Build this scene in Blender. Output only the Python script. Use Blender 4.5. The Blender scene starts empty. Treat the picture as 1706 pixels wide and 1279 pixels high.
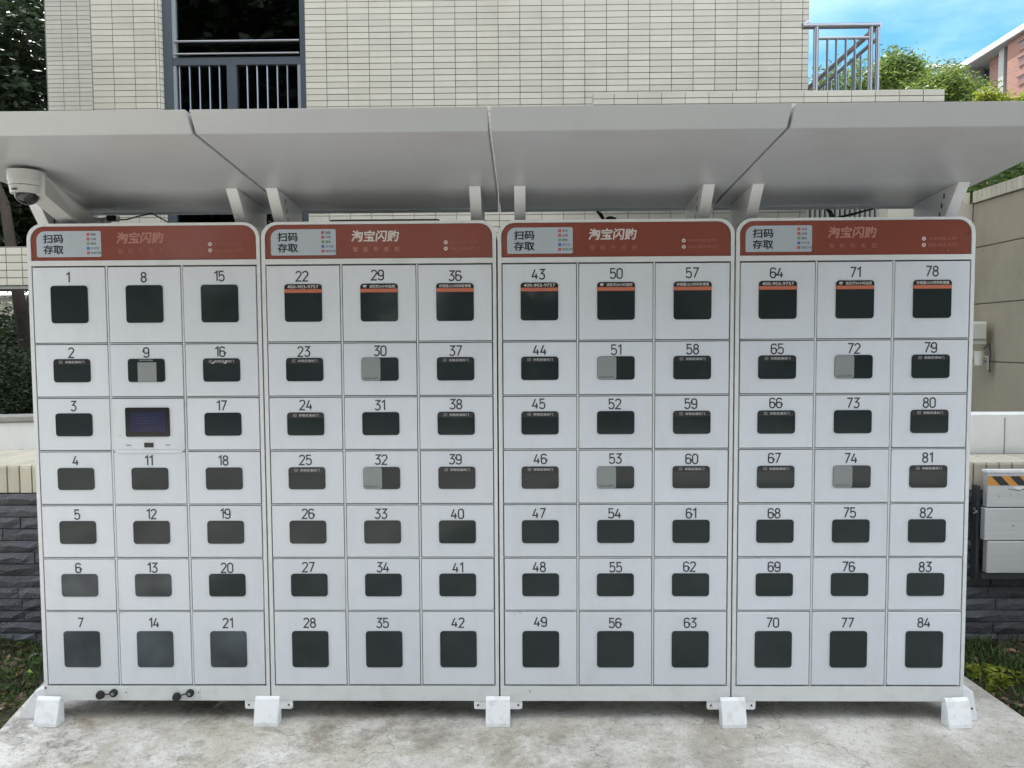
import bpy, bmesh, math, random
import numpy as np
from mathutils import Matrix, Vector

rnd = random.Random(7)
R = math.radians
scene = bpy.context.scene
col = scene.collection

# ------------------------------------------------------------------ camera
def make_camera():
    rx, ry, rz = -0.0545, 0.0057, 0.0151
    m = Matrix.Rotation(rz, 3, 'Z') @ Matrix.Rotation(rx, 3, 'X') @ Matrix.Rotation(ry, 3, 'Y')
    right, fwd, up = m.col[0], m.col[1], m.col[2]
    mw = Matrix((( right[0], up[0], -fwd[0], 0.1011),
                 ( right[1], up[1], -fwd[1], -3.0002),
                 ( right[2], up[2], -fwd[2], 1.5203),
                 (0, 0, 0, 1)))
    cd = bpy.data.cameras.new('camera')
    cd.sensor_width = 36
    cd.lens = 1281 / 1706 * 36
    cd.clip_start = 0.05
    cd.clip_end = 2000
    co = bpy.data.objects.new('camera', cd)
    col.objects.link(co)
    co.matrix_world = mw
    scene.camera = co
make_camera()

# ------------------------------------------------------------------ sky, sun, exposure
SUN_EL = R(57)
SUN_DIR = Vector((-0.42, 0.91, 0)).normalized()          # horizontal direction towards the sun
SUN_AZ = math.atan2(SUN_DIR.x, SUN_DIR.y)                 # clockwise from +Y
world = bpy.data.worlds.new('World')
scene.world = world
world.use_nodes = True
wn, wl = world.node_tree.nodes, world.node_tree.links
for n in list(wn): wn.remove(n)
wout = wn.new('ShaderNodeOutputWorld')
wbg = wn.new('ShaderNodeBackground')
sky = wn.new('ShaderNodeTexSky')
sky.sky_type = 'NISHITA'
sky.sun_disc = False
sky.sun_elevation = SUN_EL
sky.sun_rotation = SUN_AZ
sky.altitude = 50
sky.air_density = 1.0
sky.dust_density = 0.6
sky.ozone_density = 1.6
wtc = wn.new('ShaderNodeTexCoord')
wmap = wn.new('ShaderNodeMapping'); wmap.inputs['Scale'].default_value = (1, 1, 2.6)
wmap.inputs['Location'].default_value = (0.35, 0.1, 0.2)
wno = wn.new('ShaderNodeTexNoise'); wno.inputs['Scale'].default_value = 2.3; wno.inputs['Detail'].default_value = 9; wno.inputs['Roughness'].default_value = 0.58
wcr = wn.new('ShaderNodeValToRGB')
wcr.color_ramp.elements[0].position = 0.44; wcr.color_ramp.elements[0].color = (0, 0, 0, 1)
wcr.color_ramp.elements[1].position = 0.66; wcr.color_ramp.elements[1].color = (1, 1, 1, 1)
wmx = wn.new('ShaderNodeMix'); wmx.data_type = 'RGBA'
wmx.inputs['B'].default_value = (26.5, 26.4, 26.2, 1)
wl.new(wtc.outputs['Generated'], wmap.inputs['Vector'])
wl.new(wmap.outputs['Vector'], wno.inputs['Vector'])
wl.new(wno.outputs['Fac'], wcr.inputs['Fac'])
# a gap of clear blue in the cloud deck beyond the building's right corner
wdot = wn.new('ShaderNodeVectorMath'); wdot.operation = 'DOT_PRODUCT'; wdot.inputs[1].default_value = (0.439, 0.839, 0.321)
wgap = wn.new('ShaderNodeMapRange'); wgap.inputs['From Min'].default_value = 0.86; wgap.inputs['From Max'].default_value = 0.96
wgap.inputs['To Min'].default_value = 1.0; wgap.inputs['To Max'].default_value = 0.09; wgap.interpolation_type = 'SMOOTHSTEP'
wmul = wn.new('ShaderNodeMath'); wmul.operation = 'MULTIPLY'
wl.new(wtc.outputs['Generated'], wdot.inputs[0]); wl.new(wdot.outputs['Value'], wgap.inputs['Value'])
wl.new(wcr.outputs['Color'], wmul.inputs[0]); wl.new(wgap.outputs['Result'], wmul.inputs[1])
wl.new(wmul.outputs[0], wmx.inputs['Factor'])
whs = wn.new('ShaderNodeHueSaturation'); whs.inputs['Saturation'].default_value = 1.35; whs.inputs['Hue'].default_value = 0.482; whs.inputs['Value'].default_value = 0.86
wl.new(sky.outputs['Color'], whs.inputs['Color'])
wl.new(whs.outputs['Color'], wmx.inputs['A'])
wl.new(wmx.outputs['Result'], wbg.inputs['Color'])
wbg.inputs['Strength'].default_value = 0.10
wl.new(wbg.outputs['Background'], wout.inputs['Surface'])

sd = bpy.data.lights.new('sun', 'SUN')
sd.energy = 4.5
sd.angle = R(0.5)
sd.color = (1.0, 0.96, 0.9)
so = bpy.data.objects.new('sun', sd)
col.objects.link(so)
to_sun = Vector((SUN_DIR.x * math.cos(SUN_EL), SUN_DIR.y * math.cos(SUN_EL), math.sin(SUN_EL)))
so.rotation_euler = to_sun.to_track_quat('Z', 'Y').to_euler()
so.location = (0, 0, 20)

vs = scene.view_settings
vs.view_transform = 'Standard'
vs.look = 'None'
vs.gamma = 1
vs.use_curve_mapping = False
vs.exposure = 1.24

# ------------------------------------------------------------------ materials
def mat(name, base, rough=0.5, metal=0.0, var=0.0, scale=8.0, bump=0.0, bscale=60.0, spec=None,
        island=0.0, objvar=0.0, dirt=None, dscale=3.0, damt=0.5, coat=0.0, stretch=None):
    m = bpy.data.materials.new(name)
    m.use_nodes = True
    n, l = m.node_tree.nodes, m.node_tree.links
    b = n['Principled BSDF']
    b.inputs['Roughness'].default_value = rough
    b.inputs['Metallic'].default_value = metal
    if spec is not None: b.inputs['Specular IOR Level'].default_value = spec
    if coat: b.inputs['Coat Weight'].default_value = coat; b.inputs['Coat Roughness'].default_value = 0.08
    tc = n.new('ShaderNodeTexCoord')
    geo = n.new('ShaderNodeNewGeometry')
    vec = geo.outputs['Position']
    if stretch:
        mp = n.new('ShaderNodeMapping'); mp.inputs['Scale'].default_value = stretch
        l.new(vec, mp.inputs['Vector']); vec = mp.outputs['Vector']
    rgb = n.new('ShaderNodeRGB'); rgb.outputs[0].default_value = (*base, 1)
    c = rgb.outputs[0]
    def scaled(c, fac_socket, amt):
        hsv = n.new('ShaderNodeHueSaturation')
        mr = n.new('ShaderNodeMapRange')
        mr.inputs['To Min'].default_value = 1 - amt; mr.inputs['To Max'].default_value = 1 + amt
        l.new(fac_socket, mr.inputs['Value'])
        l.new(mr.outputs['Result'], hsv.inputs['Value'])
        l.new(c, hsv.inputs['Color'])
        return hsv.outputs['Color']
    if var:
        no = n.new('ShaderNodeTexNoise'); no.inputs['Scale'].default_value = scale; no.inputs['Detail'].default_value = 6
        no.inputs['Roughness'].default_value = 0.65
        l.new(vec, no.inputs['Vector'])
        c = scaled(c, no.outputs['Fac'], var * 2)
    if island:
        c = scaled(c, geo.outputs['Random Per Island'], island)
    if objvar:
        oi = n.new('ShaderNodeObjectInfo')
        c = scaled(c, oi.outputs['Random'], objvar)
    if dirt:
        nd = n.new('ShaderNodeTexNoise'); nd.inputs['Scale'].default_value = dscale; nd.inputs['Detail'].default_value = 8
        nd.inputs['Roughness'].default_value = 0.7
        l.new(vec, nd.inputs['Vector'])
        rp = n.new('ShaderNodeValToRGB')
        rp.color_ramp.elements[0].position = 0.5; rp.color_ramp.elements[1].position = 0.75
        rp.color_ramp.elements[1].color = (damt, damt, damt, 1)
        l.new(nd.outputs['Fac'], rp.inputs['Fac'])
        mx = n.new('ShaderNodeMix'); mx.data_type = 'RGBA'
        mx.inputs['B'].default_value = (*dirt, 1)
        l.new(rp.outputs['Color'], mx.inputs['Factor'])
        l.new(c, mx.inputs['A'])
        c = mx.outputs['Result']
    l.new(c, b.inputs['Base Color'])
    if bump:
        nb = n.new('ShaderNodeTexNoise'); nb.inputs['Scale'].default_value = bscale; nb.inputs['Detail'].default_value = 5
        l.new(vec, nb.inputs['Vector'])
        bp = n.new('ShaderNodeBump'); bp.inputs['Strength'].default_value = bump; bp.inputs['Distance'].default_value = 0.01
        l.new(nb.outputs['Fac'], bp.inputs['Height'])
        l.new(bp.outputs['Normal'], b.inputs['Normal'])
    return m

def leaf_mat(name, base, var=0.45, trans=0.35):
    m = bpy.data.materials.new(name)
    m.use_nodes = True
    n, l = m.node_tree.nodes, m.node_tree.links
    for x in list(n): n.remove(x)
    out = n.new('ShaderNodeOutputMaterial')
    geo = n.new('ShaderNodeNewGeometry')
    hsv = n.new('ShaderNodeHueSaturation'); hsv.inputs['Color'].default_value = (*base, 1)
    mr = n.new('ShaderNodeMapRange'); mr.inputs['To Min'].default_value = 1 - var; mr.inputs['To Max'].default_value = 1 + var
    mh = n.new('ShaderNodeMapRange'); mh.inputs['To Min'].default_value = 0.47; mh.inputs['To Max'].default_value = 0.52
    wn_ = n.new('ShaderNodeTexWhiteNoise')
    l.new(geo.outputs['Random Per Island'], mr.inputs['Value'])
    l.new(mr.outputs['Result'], hsv.inputs['Value'])
    wn_.noise_dimensions = '1D'
    l.new(geo.outputs['Random Per Island'], wn_.inputs['W'])
    l.new(wn_.outputs['Value'], mh.inputs['Value']); l.new(mh.outputs['Result'], hsv.inputs['Hue'])
    b = n.new('ShaderNodeBsdfPrincipled'); b.inputs['Roughness'].default_value = 0.5
    b.inputs['Specular IOR Level'].default_value = 0.35
    t = n.new('ShaderNodeBsdfTranslucent')
    mx = n.new('ShaderNodeMixShader'); mx.inputs['Fac'].default_value = trans
    l.new(hsv.outputs['Color'], b.inputs['Base Color']); l.new(hsv.outputs['Color'], t.inputs['Color'])
    l.new(b.outputs[0], mx.inputs[1]); l.new(t.outputs[0], mx.inputs[2]); l.new(mx.outputs[0], out.inputs['Surface'])
    return m

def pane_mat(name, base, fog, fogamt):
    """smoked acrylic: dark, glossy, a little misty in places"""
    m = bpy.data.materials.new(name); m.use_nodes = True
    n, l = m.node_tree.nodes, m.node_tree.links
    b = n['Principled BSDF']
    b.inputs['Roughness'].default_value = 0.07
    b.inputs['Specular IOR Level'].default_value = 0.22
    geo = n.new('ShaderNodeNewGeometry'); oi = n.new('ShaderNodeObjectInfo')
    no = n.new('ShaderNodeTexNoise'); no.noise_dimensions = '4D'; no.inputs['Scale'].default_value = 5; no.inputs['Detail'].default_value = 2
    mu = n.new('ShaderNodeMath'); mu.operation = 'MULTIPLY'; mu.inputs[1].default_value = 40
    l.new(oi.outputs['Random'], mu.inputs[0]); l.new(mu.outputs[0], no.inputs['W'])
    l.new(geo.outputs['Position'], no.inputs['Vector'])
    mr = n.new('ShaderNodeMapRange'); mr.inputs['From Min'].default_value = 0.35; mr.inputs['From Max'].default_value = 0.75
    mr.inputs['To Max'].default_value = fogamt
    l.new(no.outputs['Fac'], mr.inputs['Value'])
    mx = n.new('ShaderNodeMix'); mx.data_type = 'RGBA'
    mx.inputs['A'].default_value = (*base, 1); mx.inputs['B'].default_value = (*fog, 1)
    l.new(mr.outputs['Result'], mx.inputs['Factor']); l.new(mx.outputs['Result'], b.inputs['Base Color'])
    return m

def glass_mat(name):
    m = bpy.data.materials.new(name); m.use_nodes = True
    n, l = m.node_tree.nodes, m.node_tree.links
    for x in list(n): n.remove(x)
    out = n.new('ShaderNodeOutputMaterial')
    tr = n.new('ShaderNodeBsdfTransparent'); tr.inputs['Color'].default_value = (0.30, 0.34, 0.34, 1)
    gl = n.new('ShaderNodeBsdfGlossy'); gl.inputs['Roughness'].default_value = 0.02; gl.inputs['Color'].default_value = (0.8, 0.85, 0.85, 1)
    fr = n.new('ShaderNodeFresnel'); fr.inputs['IOR'].default_value = 1.5
    mx = n.new('ShaderNodeMixShader')
    l.new(fr.outputs[0], mx.inputs['Fac']); l.new(tr.outputs[0], mx.inputs[1]); l.new(gl.outputs[0], mx.inputs[2])
    l.new(mx.outputs[0], out.inputs['Surface'])
    return m

def concrete_mat():
    """pale pad with grey, brown and dark stains, fine grit and hairline cracks"""
    m = bpy.data.materials.new('stained_concrete'); m.use_nodes = True
    n, l = m.node_tree.nodes, m.node_tree.links
    b = n['Principled BSDF']; b.inputs['Roughness'].default_value = 0.85; b.inputs['Specular IOR Level'].default_value = 0.2
    geo = n.new('ShaderNodeNewGeometry')
    def noise(scale, detail=8, rough=0.65, dist=0.0, sc=None, loc=None):
        t = n.new('ShaderNodeTexNoise'); t.inputs['Scale'].default_value = scale; t.inputs['Detail'].default_value = detail
        t.inputs['Roughness'].default_value = rough; t.inputs['Distortion'].default_value = dist
        mp = n.new('ShaderNodeMapping')
        if sc: mp.inputs['Scale'].default_value = sc
        if loc: mp.inputs['Location'].default_value = loc
        l.new(geo.outputs['Position'], mp.inputs['Vector']); l.new(mp.outputs['Vector'], t.inputs['Vector'])
        return t.outputs['Fac']
    def ramp(s, p0, p1, v0=0.0, v1=1.0):
        r = n.new('ShaderNodeMapRange'); r.inputs['From Min'].default_value = p0; r.inputs['From Max'].default_value = p1
        r.inputs['To Min'].default_value = v0; r.inputs['To Max'].default_value = v1
        l.new(s, r.inputs['Value']); return r.outputs['Result']
    def mix(a, bcol, f):
        x = n.new('ShaderNodeMix'); x.data_type = 'RGBA'
        if isinstance(a, tuple): x.inputs['A'].default_value = (*a, 1)
        else: l.new(a, x.inputs['A'])
        x.inputs['B'].default_value = (*bcol, 1)
        l.new(f, x.inputs['Factor']); return x.outputs['Result']
    def mul(a, bb):
        x = n.new('ShaderNodeMath'); x.operation = 'MULTIPLY'; l.new(a, x.inputs[0])
        if isinstance(bb, float): x.inputs[1].default_value = bb
        else: l.new(bb, x.inputs[1])
        return x.outputs[0]
    sx = n.new('ShaderNodeSeparateXYZ'); l.new(geo.outputs['Position'], sx.inputs[0])
    left = ramp(sx.outputs['X'], 1.6, -1.4, 0.25, 1.0)        # real stains, weaker to the right: brighter skylight there put into the colour
    c = mix((0.68, 0.66, 0.615), (0.44, 0.41, 0.36), ramp(noise(1.7, 9, 0.75, 0.2), 0.44, 0.58))
    c = mix(c, (0.17, 0.15, 0.13), mul(mul(ramp(noise(2.6, 10, 0.78, 0.3, loc=(3, 1, 0)), 0.50, 0.60), 0.8), left))
    c = mix(c, (0.36, 0.30, 0.20), mul(mul(ramp(noise(2.4, 8, 0.65, 0.2, loc=(7, 2, 0)), 0.46, 0.62), 0.5), left))
    c = mix(c, (0.74, 0.72, 0.69), mul(ramp(noise(2.1, 10, 0.78, 0.35, loc=(1, 8, 0)), 0.50, 0.62), 0.75))
    c = mix(c, (0.10, 0.09, 0.08), mul(ramp(noise(34, 7, 0.8, 0.1), 0.53, 0.68), 0.55))
    c = mix(c, (0.08, 0.075, 0.07), mul(ramp(noise(120, 3, 0.7), 0.56, 0.68), 0.6))
    wv = n.new('ShaderNodeTexVoronoi'); wv.feature = 'DISTANCE_TO_EDGE'; wv.inputs['Scale'].default_value = 0.9
    mpw = n.new('ShaderNodeVectorMath'); mpw.operation = 'ADD'
    nz = n.new('ShaderNodeTexNoise'); nz.inputs['Scale'].default_value = 3.0; nz.inputs['Detail'].default_value = 6
    l.new(geo.outputs['Position'], nz.inputs['Vector'])
    l.new(nz.outputs['Color'], mpw.inputs[0]); l.new(geo.outputs['Position'], mpw.inputs[1]); l.new(mpw.outputs[0], wv.inputs['Vector'])
    c = mix(c, (0.10, 0.09, 0.08), mul(ramp(wv.outputs['Distance'], 0.006, 0.0), 0.55))
    l.new(c, b.inputs['Base Color'])
    bp = n.new('ShaderNodeBump'); bp.inputs['Strength'].default_value = 0.5; bp.inputs['Distance'].default_value = 0.006
    l.new(noise(70, 8, 0.7), bp.inputs['Height']); l.new(bp.outputs['Normal'], b.inputs['Normal'])
    return m

def brick_mat():
    m = bpy.data.materials.new('far_red_brick'); m.use_nodes = True
    n, l = m.node_tree.nodes, m.node_tree.links
    b = n['Principled BSDF']; b.inputs['Roughness'].default_value = 0.8
    geo = n.new('ShaderNodeNewGeometry')
    sp = n.new('ShaderNodeSeparateXYZ'); cb = n.new('ShaderNodeCombineXYZ')
    l.new(geo.outputs['Position'], sp.inputs[0]); l.new(sp.outputs['Y'], cb.inputs['X']); l.new(sp.outputs['Z'], cb.inputs['Y'])
    br = n.new('ShaderNodeTexBrick'); br.inputs['Scale'].default_value = 1.0
    br.inputs['Color1'].default_value = (0.29, 0.125, 0.09, 1); br.inputs['Color2'].default_value = (0.23, 0.095, 0.065, 1)
    br.inputs['Mortar'].default_value = (0.27, 0.17, 0.13, 1)
    br.inputs['Brick Width'].default_value = 0.25; br.inputs['Row Height'].default_value = 0.075; br.inputs['Mortar Size'].default_value = 0.012
    l.new(cb.outputs[0], br.inputs['Vector']); l.new(br.outputs['Color'], b.inputs['Base Color'])
    return m

WHITE   = mat('white_powder_coat', (0.62, 0.63, 0.63), 0.34, var=0.03, scale=2.0, dirt=(0.36, 0.34, 0.30), dscale=12.0, damt=0.30, bump=0.02, bscale=400)
DOORW   = mat('white_door_paint', (0.592, 0.618, 0.655), 0.36, var=0.03, scale=1.6, dirt=(0.40, 0.40, 0.38), dscale=9.0, damt=0.22, objvar=0.03, bump=0.10, bscale=7, stretch=(1, 1, .35))
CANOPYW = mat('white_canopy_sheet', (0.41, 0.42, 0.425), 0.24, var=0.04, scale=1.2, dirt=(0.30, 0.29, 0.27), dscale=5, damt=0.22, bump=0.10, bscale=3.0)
FOOTW   = mat('bright_white_cover_paint', (0.80, 0.81, 0.82), 0.3, dirt=(0.34, 0.31, 0.27), dscale=22, damt=0.6, bump=0.05, bscale=30)
DARKGAP = mat('dark_gap_backing', (0.06, 0.06, 0.062), 0.7)
ORANGE  = mat('faded_orange_red_print', (0.215, 0.060, 0.042), 0.22, var=0.06, scale=5, coat=0.15)
LABELW  = mat('pale_label_print', (0.40, 0.45, 0.50), 0.3, coat=0.1)
BLACK   = mat('black_print', (0.025, 0.026, 0.03), 0.45)
INK     = mat('dark_number_vinyl', (0.035, 0.036, 0.04), 0.5)
BANDB   = mat('black_sticker', (0.012, 0.012, 0.013), 0.3)
BANDO   = mat('orange_sticker_band', (0.50, 0.14, 0.075), 0.4)
TXTW    = mat('white_print', (0.60, 0.56, 0.53), 0.5)
TXTGREY = mat('grey_print', (0.45, 0.46, 0.47), 0.5)
TXTPINK = mat('faded_pink_print', (0.42, 0.20, 0.16), 0.5)
TXTFADE = mat('very_faded_print', (0.31, 0.11, 0.08), 0.5)
TXTGREEN= mat('dark_green_print', (0.05, 0.12, 0.10), 0.5)
ICONRED = mat('red_icon_print', (0.45, 0.09, 0.08), 0.5)
ICONBLUE= mat('blue_icon_print', (0.08, 0.12, 0.36), 0.5)
ICONGRN = mat('green_icon_print', (0.16, 0.30, 0.12), 0.5)
STICKER = mat('grey_sticker_paper', (0.22, 0.235, 0.235), 0.4, var=0.05, scale=30)
PANE    = pane_mat('smoked_acrylic', (0.020, 0.026, 0.026), (0.036, 0.045, 0.048), 0.5)
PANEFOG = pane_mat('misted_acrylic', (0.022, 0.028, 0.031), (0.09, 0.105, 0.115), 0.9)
SCREENB = mat('black_screen_bezel', (0.012, 0.012, 0.014), 0.15)
SCREEN  = mat('dim_blue_screen', (0.020, 0.022, 0.055), 0.12, var=0.2, scale=25)
RUBBER  = mat('black_rubber', (0.015, 0.015, 0.016), 0.6)
STEEL   = mat('stainless_steel', (0.30, 0.31, 0.33), 0.30, metal=1.0)
ALU     = mat('brushed_aluminium_board', (0.60, 0.61, 0.63), 0.42, metal=0.55, var=0.05, scale=6, stretch=(0.4, 1, 14), dirt=(0.3, 0.29, 0.27), dscale=9, damt=0.3)
DARKMET = mat('dark_grey_metal', (0.055, 0.06, 0.065), 0.5, metal=0.3)
FRAMEM  = mat('blue_grey_window_frame', (0.075, 0.09, 0.105), 0.4, metal=0.2)
GLASS   = glass_mat('tinted_window_glass')
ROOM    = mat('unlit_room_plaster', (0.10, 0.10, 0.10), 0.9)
REDPIPE = mat('red_brown_pipe_paint', (0.22, 0.045, 0.035), 0.5)
TILE    = mat('cream_wall_tile', (0.55, 0.518, 0.44), 0.42, var=0.03, scale=3, island=0.06, objvar=0.06, dirt=(0.36, 0.32, 0.25), dscale=1.5, damt=0.4, stretch=(1, 1, .4))
GROUT   = mat('dark_tile_grout', (0.23, 0.21, 0.175), 0.9)
CAPTILE = mat('cream_cap_tile', (0.50, 0.46, 0.37), 0.5, var=0.05, scale=10, island=0.08, objvar=0.08, dirt=(0.2, 0.17, 0.12), dscale=5, damt=0.5)
SLATE   = mat('dark_split_stone', (0.085, 0.090, 0.103), 0.75, var=0.15, scale=14, island=0.25, objvar=0.28, bump=0.9, bscale=70, dirt=(0.10, 0.07, 0.06), dscale=8, damt=0.4)
SLATEG  = mat('black_stone_joint', (0.02, 0.02, 0.02), 0.95)
RENDERW = mat('white_rendered_wall', (0.78, 0.79, 0.78), 0.7, dirt=(0.45, 0.43, 0.38), dscale=3, damt=0.25, bump=0.2, bscale=90)
COPING  = mat('grey_coping', (0.28, 0.28, 0.25), 0.8, var=0.1, scale=12)
RETAIN  = mat('olive_brown_concrete_panel', (0.34, 0.30, 0.225), 0.85, var=0.04, scale=4, dirt=(0.16, 0.14, 0.11), dscale=1.3, damt=0.6, stretch=(1, 1, 0.5), objvar=0.04, bump=0.15, bscale=40)
CREAMW  = mat('cream_render', (0.50, 0.47, 0.39), 0.8, var=0.04, scale=3, dirt=(0.3, 0.26, 0.2), dscale=2, damt=0.4)
SOIL    = mat('dark_soil', (0.06, 0.048, 0.034), 0.95, var=0.2, scale=20, bump=0.8, bscale=40)
GROUNDM = mat('ground_earth', (0.115, 0.12, 0.12), 0.95, var=0.15, scale=2)
PAD     = concrete_mat()
PLASTIC = mat('ivory_plastic', (0.62, 0.62, 0.55), 0.4)
CAMW    = mat('light_grey_camera_casing', (0.44, 0.44, 0.42), 0.35)
DOME    = mat('black_smoked_dome', (0.012, 0.012, 0.013), 0.05)
YELLOW  = mat('amber_hazard_paint', (0.62, 0.30, 0.06), 0.5)
HBLACK  = mat('black_hazard_paint', (0.03, 0.03, 0.035), 0.5)
SCRATCH = mat('bare_scratch', (0.08, 0.07, 0.06), 0.8)
BARK    = mat('dark_bark', (0.055, 0.045, 0.035), 0.9, var=0.2, scale=12, bump=0.8, bscale=30, stretch=(1, 1, 0.3))
BRICK   = brick_mat()
EAVEW   = mat('white_eave_paint', (0.80, 0.80, 0.80), 0.6)
GREYREN = mat('grey_render', (0.33, 0.33, 0.31), 0.8, var=0.05)
DARKWIN = mat('dark_far_window', (0.03, 0.035, 0.045), 0.15)
TOWERW  = mat('far_white_render', (0.75, 0.76, 0.78), 0.7)
GRASS   = leaf_mat('grass_blade', (0.055, 0.095, 0.022), 0.5, 0.3)
LITTER  = leaf_mat('leaf_litter', (0.17, 0.115, 0.07), 0.6, 0.1)
LEAFDK  = leaf_mat('dark_leaf', (0.022, 0.038, 0.016), 0.5, 0.25)
LEAFMID = leaf_mat('mid_green_leaf', (0.10, 0.165, 0.04), 0.5, 0.5)
LEAFLT  = leaf_mat('light_green_leaf', (0.15, 0.22, 0.05), 0.45, 0.4)
LEAFYEL = leaf_mat('yellow_green_leaf', (0.22, 0.27, 0.035), 0.4, 0.4)

# ------------------------------------------------------------------ helpers
def tag(o, label=None, cat=None, group=None, kind=None):
    if label: o['label'] = label
    if cat: o['category'] = cat
    if group: o['group'] = group
    if kind: o['kind'] = kind
    return o

def empty(name, loc=(0, 0, 0), label=None, cat=None, group=None):
    o = bpy.data.objects.new(name, None)
    col.objects.link(o)
    o.location = loc
    o.empty_display_size = 0.1
    return tag(o, label, cat, group)

def inst(name, me, loc=(0, 0, 0), parent=None, rot=None):
    o = bpy.data.objects.new(name, me)
    col.objects.link(o)
    o.location = loc
    if rot: o.rotation_euler = rot
    if parent: o.parent = parent
    return o

class M:
    def __init__(s): s.v = []; s.f = []; s.mi = []; s.cur = 0
    def add(s, vs, fs):
        b = len(s.v); s.v += [tuple(p) for p in vs]
        for f in fs: s.f.append(tuple(b + i for i in f)); s.mi.append(s.cur)
        return s
    def box(s, x0, x1, y0, y1, z0, z1):
        return s.add([(x0,y0,z0),(x1,y0,z0),(x1,y1,z0),(x0,y1,z0),(x0,y0,z1),(x1,y0,z1),(x1,y1,z1),(x0,y1,z1)],
                     [(0,3,2,1),(4,5,6,7),(0,1,5,4),(1,2,6,5),(2,3,7,6),(3,0,4,7)])
    def prism(s, poly, y0, y1):
        """poly: (x, z) points counter-clockwise seen from -y; extruded from y0 (front) to y1"""
        n = len(poly)
        vs_ = [(x, y0, z) for x, z in poly] + [(x, y1, z) for x, z in poly]
        fs = [tuple(range(n)), tuple(range(2*n-1, n-1, -1))]
        for i in range(n):
            j = (i + 1) % n
            fs.append((i, n+i, n+j, j))
        return s.add(vs_, fs)
    def xprism(s, poly, x0, x1):
        """poly: (y, z) points, extruded along x"""
        n = len(poly)
        vs_ = [(x0, y, z) for y, z in poly] + [(x1, y, z) for y, z in poly]
        fs = [tuple(range(n)), tuple(range(2*n-1, n-1, -1))]
        for i in range(n):
            j = (i + 1) % n
            fs.append((i, n+i, n+j, j))
        return s.add(vs_, fs)
    def ring(s, outer, inner, y0, y1):
        n = len(outer)
        vs_ = [(x,y0,z) for x,z in outer]+[(x,y0,z) for x,z in inner]+[(x,y1,z) for x,z in outer]+[(x,y1,z) for x,z in inner]
        fs = []
        for i in range(n - 1):
            j = i + 1
            fs += [(i, n+i, n+j, j), (2*n+i, 2*n+j, 3*n+j, 3*n+i), (i, j, 2*n+j, 2*n+i), (n+i, 3*n+i, 3*n+j, n+j)]
        fs += [(0, 2*n, 3*n, n), (n-1, 2*n-1, 4*n-1, 3*n-1)]
        return s.add(vs_, fs)
    def cyl(s, p0, p1, r0, r1=None, n=10, caps=True):
        r1 = r0 if r1 is None else r1
        p0, p1 = Vector(p0), Vector(p1)
        d = (p1 - p0).normalized()
        a = d.orthogonal().normalized(); b = d.cross(a)
        vs_ = []
        for p, r in ((p0, r0), (p1, r1)):
            for k in range(n):
                t = 2*math.pi*k/n
                vs_.append(p + a*math.cos(t)*r + b*math.sin(t)*r)
        fs = [(k, (k+1) % n, n+(k+1) % n, n+k) for k in range(n)]
        if caps: fs += [tuple(range(n-1, -1, -1)), tuple(range(n, 2*n))]
        return s.add(vs_, fs)
    def tube(s, pts, radii, n=8):
        for i in range(len(pts)-1):
            s.cyl(pts[i], pts[i+1], radii[i], radii[i+1], n, caps=(i == 0 or i == len(pts)-2))
        return s
    def mesh(s, name, mats, smooth=False):
        me = bpy.data.meshes.new(name)
        me.from_pydata(s.v, [], s.f)
        for m_ in (mats if isinstance(mats, (list, tuple)) else [mats]): me.materials.append(m_)
        if isinstance(mats, (list, tuple)): me.polygons.foreach_set('material_index', s.mi)
        bm = bmesh.new(); bm.from_mesh(me)
        bmesh.ops.recalc_face_normals(bm, faces=bm.faces)
        bm.to_mesh(me); bm.free()
        if smooth:
            me.polygons.foreach_set('use_smooth', [True]*len(me.polygons))
            try: me.set_sharp_from_angle(angle=R(40))
            except Exception: pass
        me.update()
        return me
    def build(s, name, mats, parent=None, loc=(0,0,0), smooth=False, rot=None):
        return inst(name, s.mesh(name, mats, smooth), loc, parent, rot)

def bevel_mesh(me, w, seg=1, angle=30):
    bm = bmesh.new(); bm.from_mesh(me)
    bmesh.ops.remove_doubles(bm, verts=bm.verts, dist=1e-6)
    es = [e for e in bm.edges if len(e.link_faces) == 2 and e.calc_face_angle(0) > R(angle)]
    bmesh.ops.bevel(bm, geom=es, offset=w, segments=seg, affect='EDGES', profile=0.5)
    bm.to_mesh(me); bm.free(); me.update()
    return me

def rrect(x0, x1, z0, z1, r, n=5, corners=(1, 1, 1, 1)):
    """counter-clockwise rounded rectangle; corners = bl, br, tr, tl"""
    pts = []
    for k, (cx, cz, a0, px, pz) in enumerate(((x0+r, z0+r, 180, x0, z0), (x1-r, z0+r, 270, x1, z0), (x1-r, z1-r, 0, x1, z1), (x0+r, z1-r, 90, x0, z1))):
        if corners[k]:
            for i in range(n+1):
                t = R(a0 + 90*i/n)
                pts.append((cx + r*math.cos(t), cz + r*math.sin(t)))
        else: pts.append((px, pz))
    return pts

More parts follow.
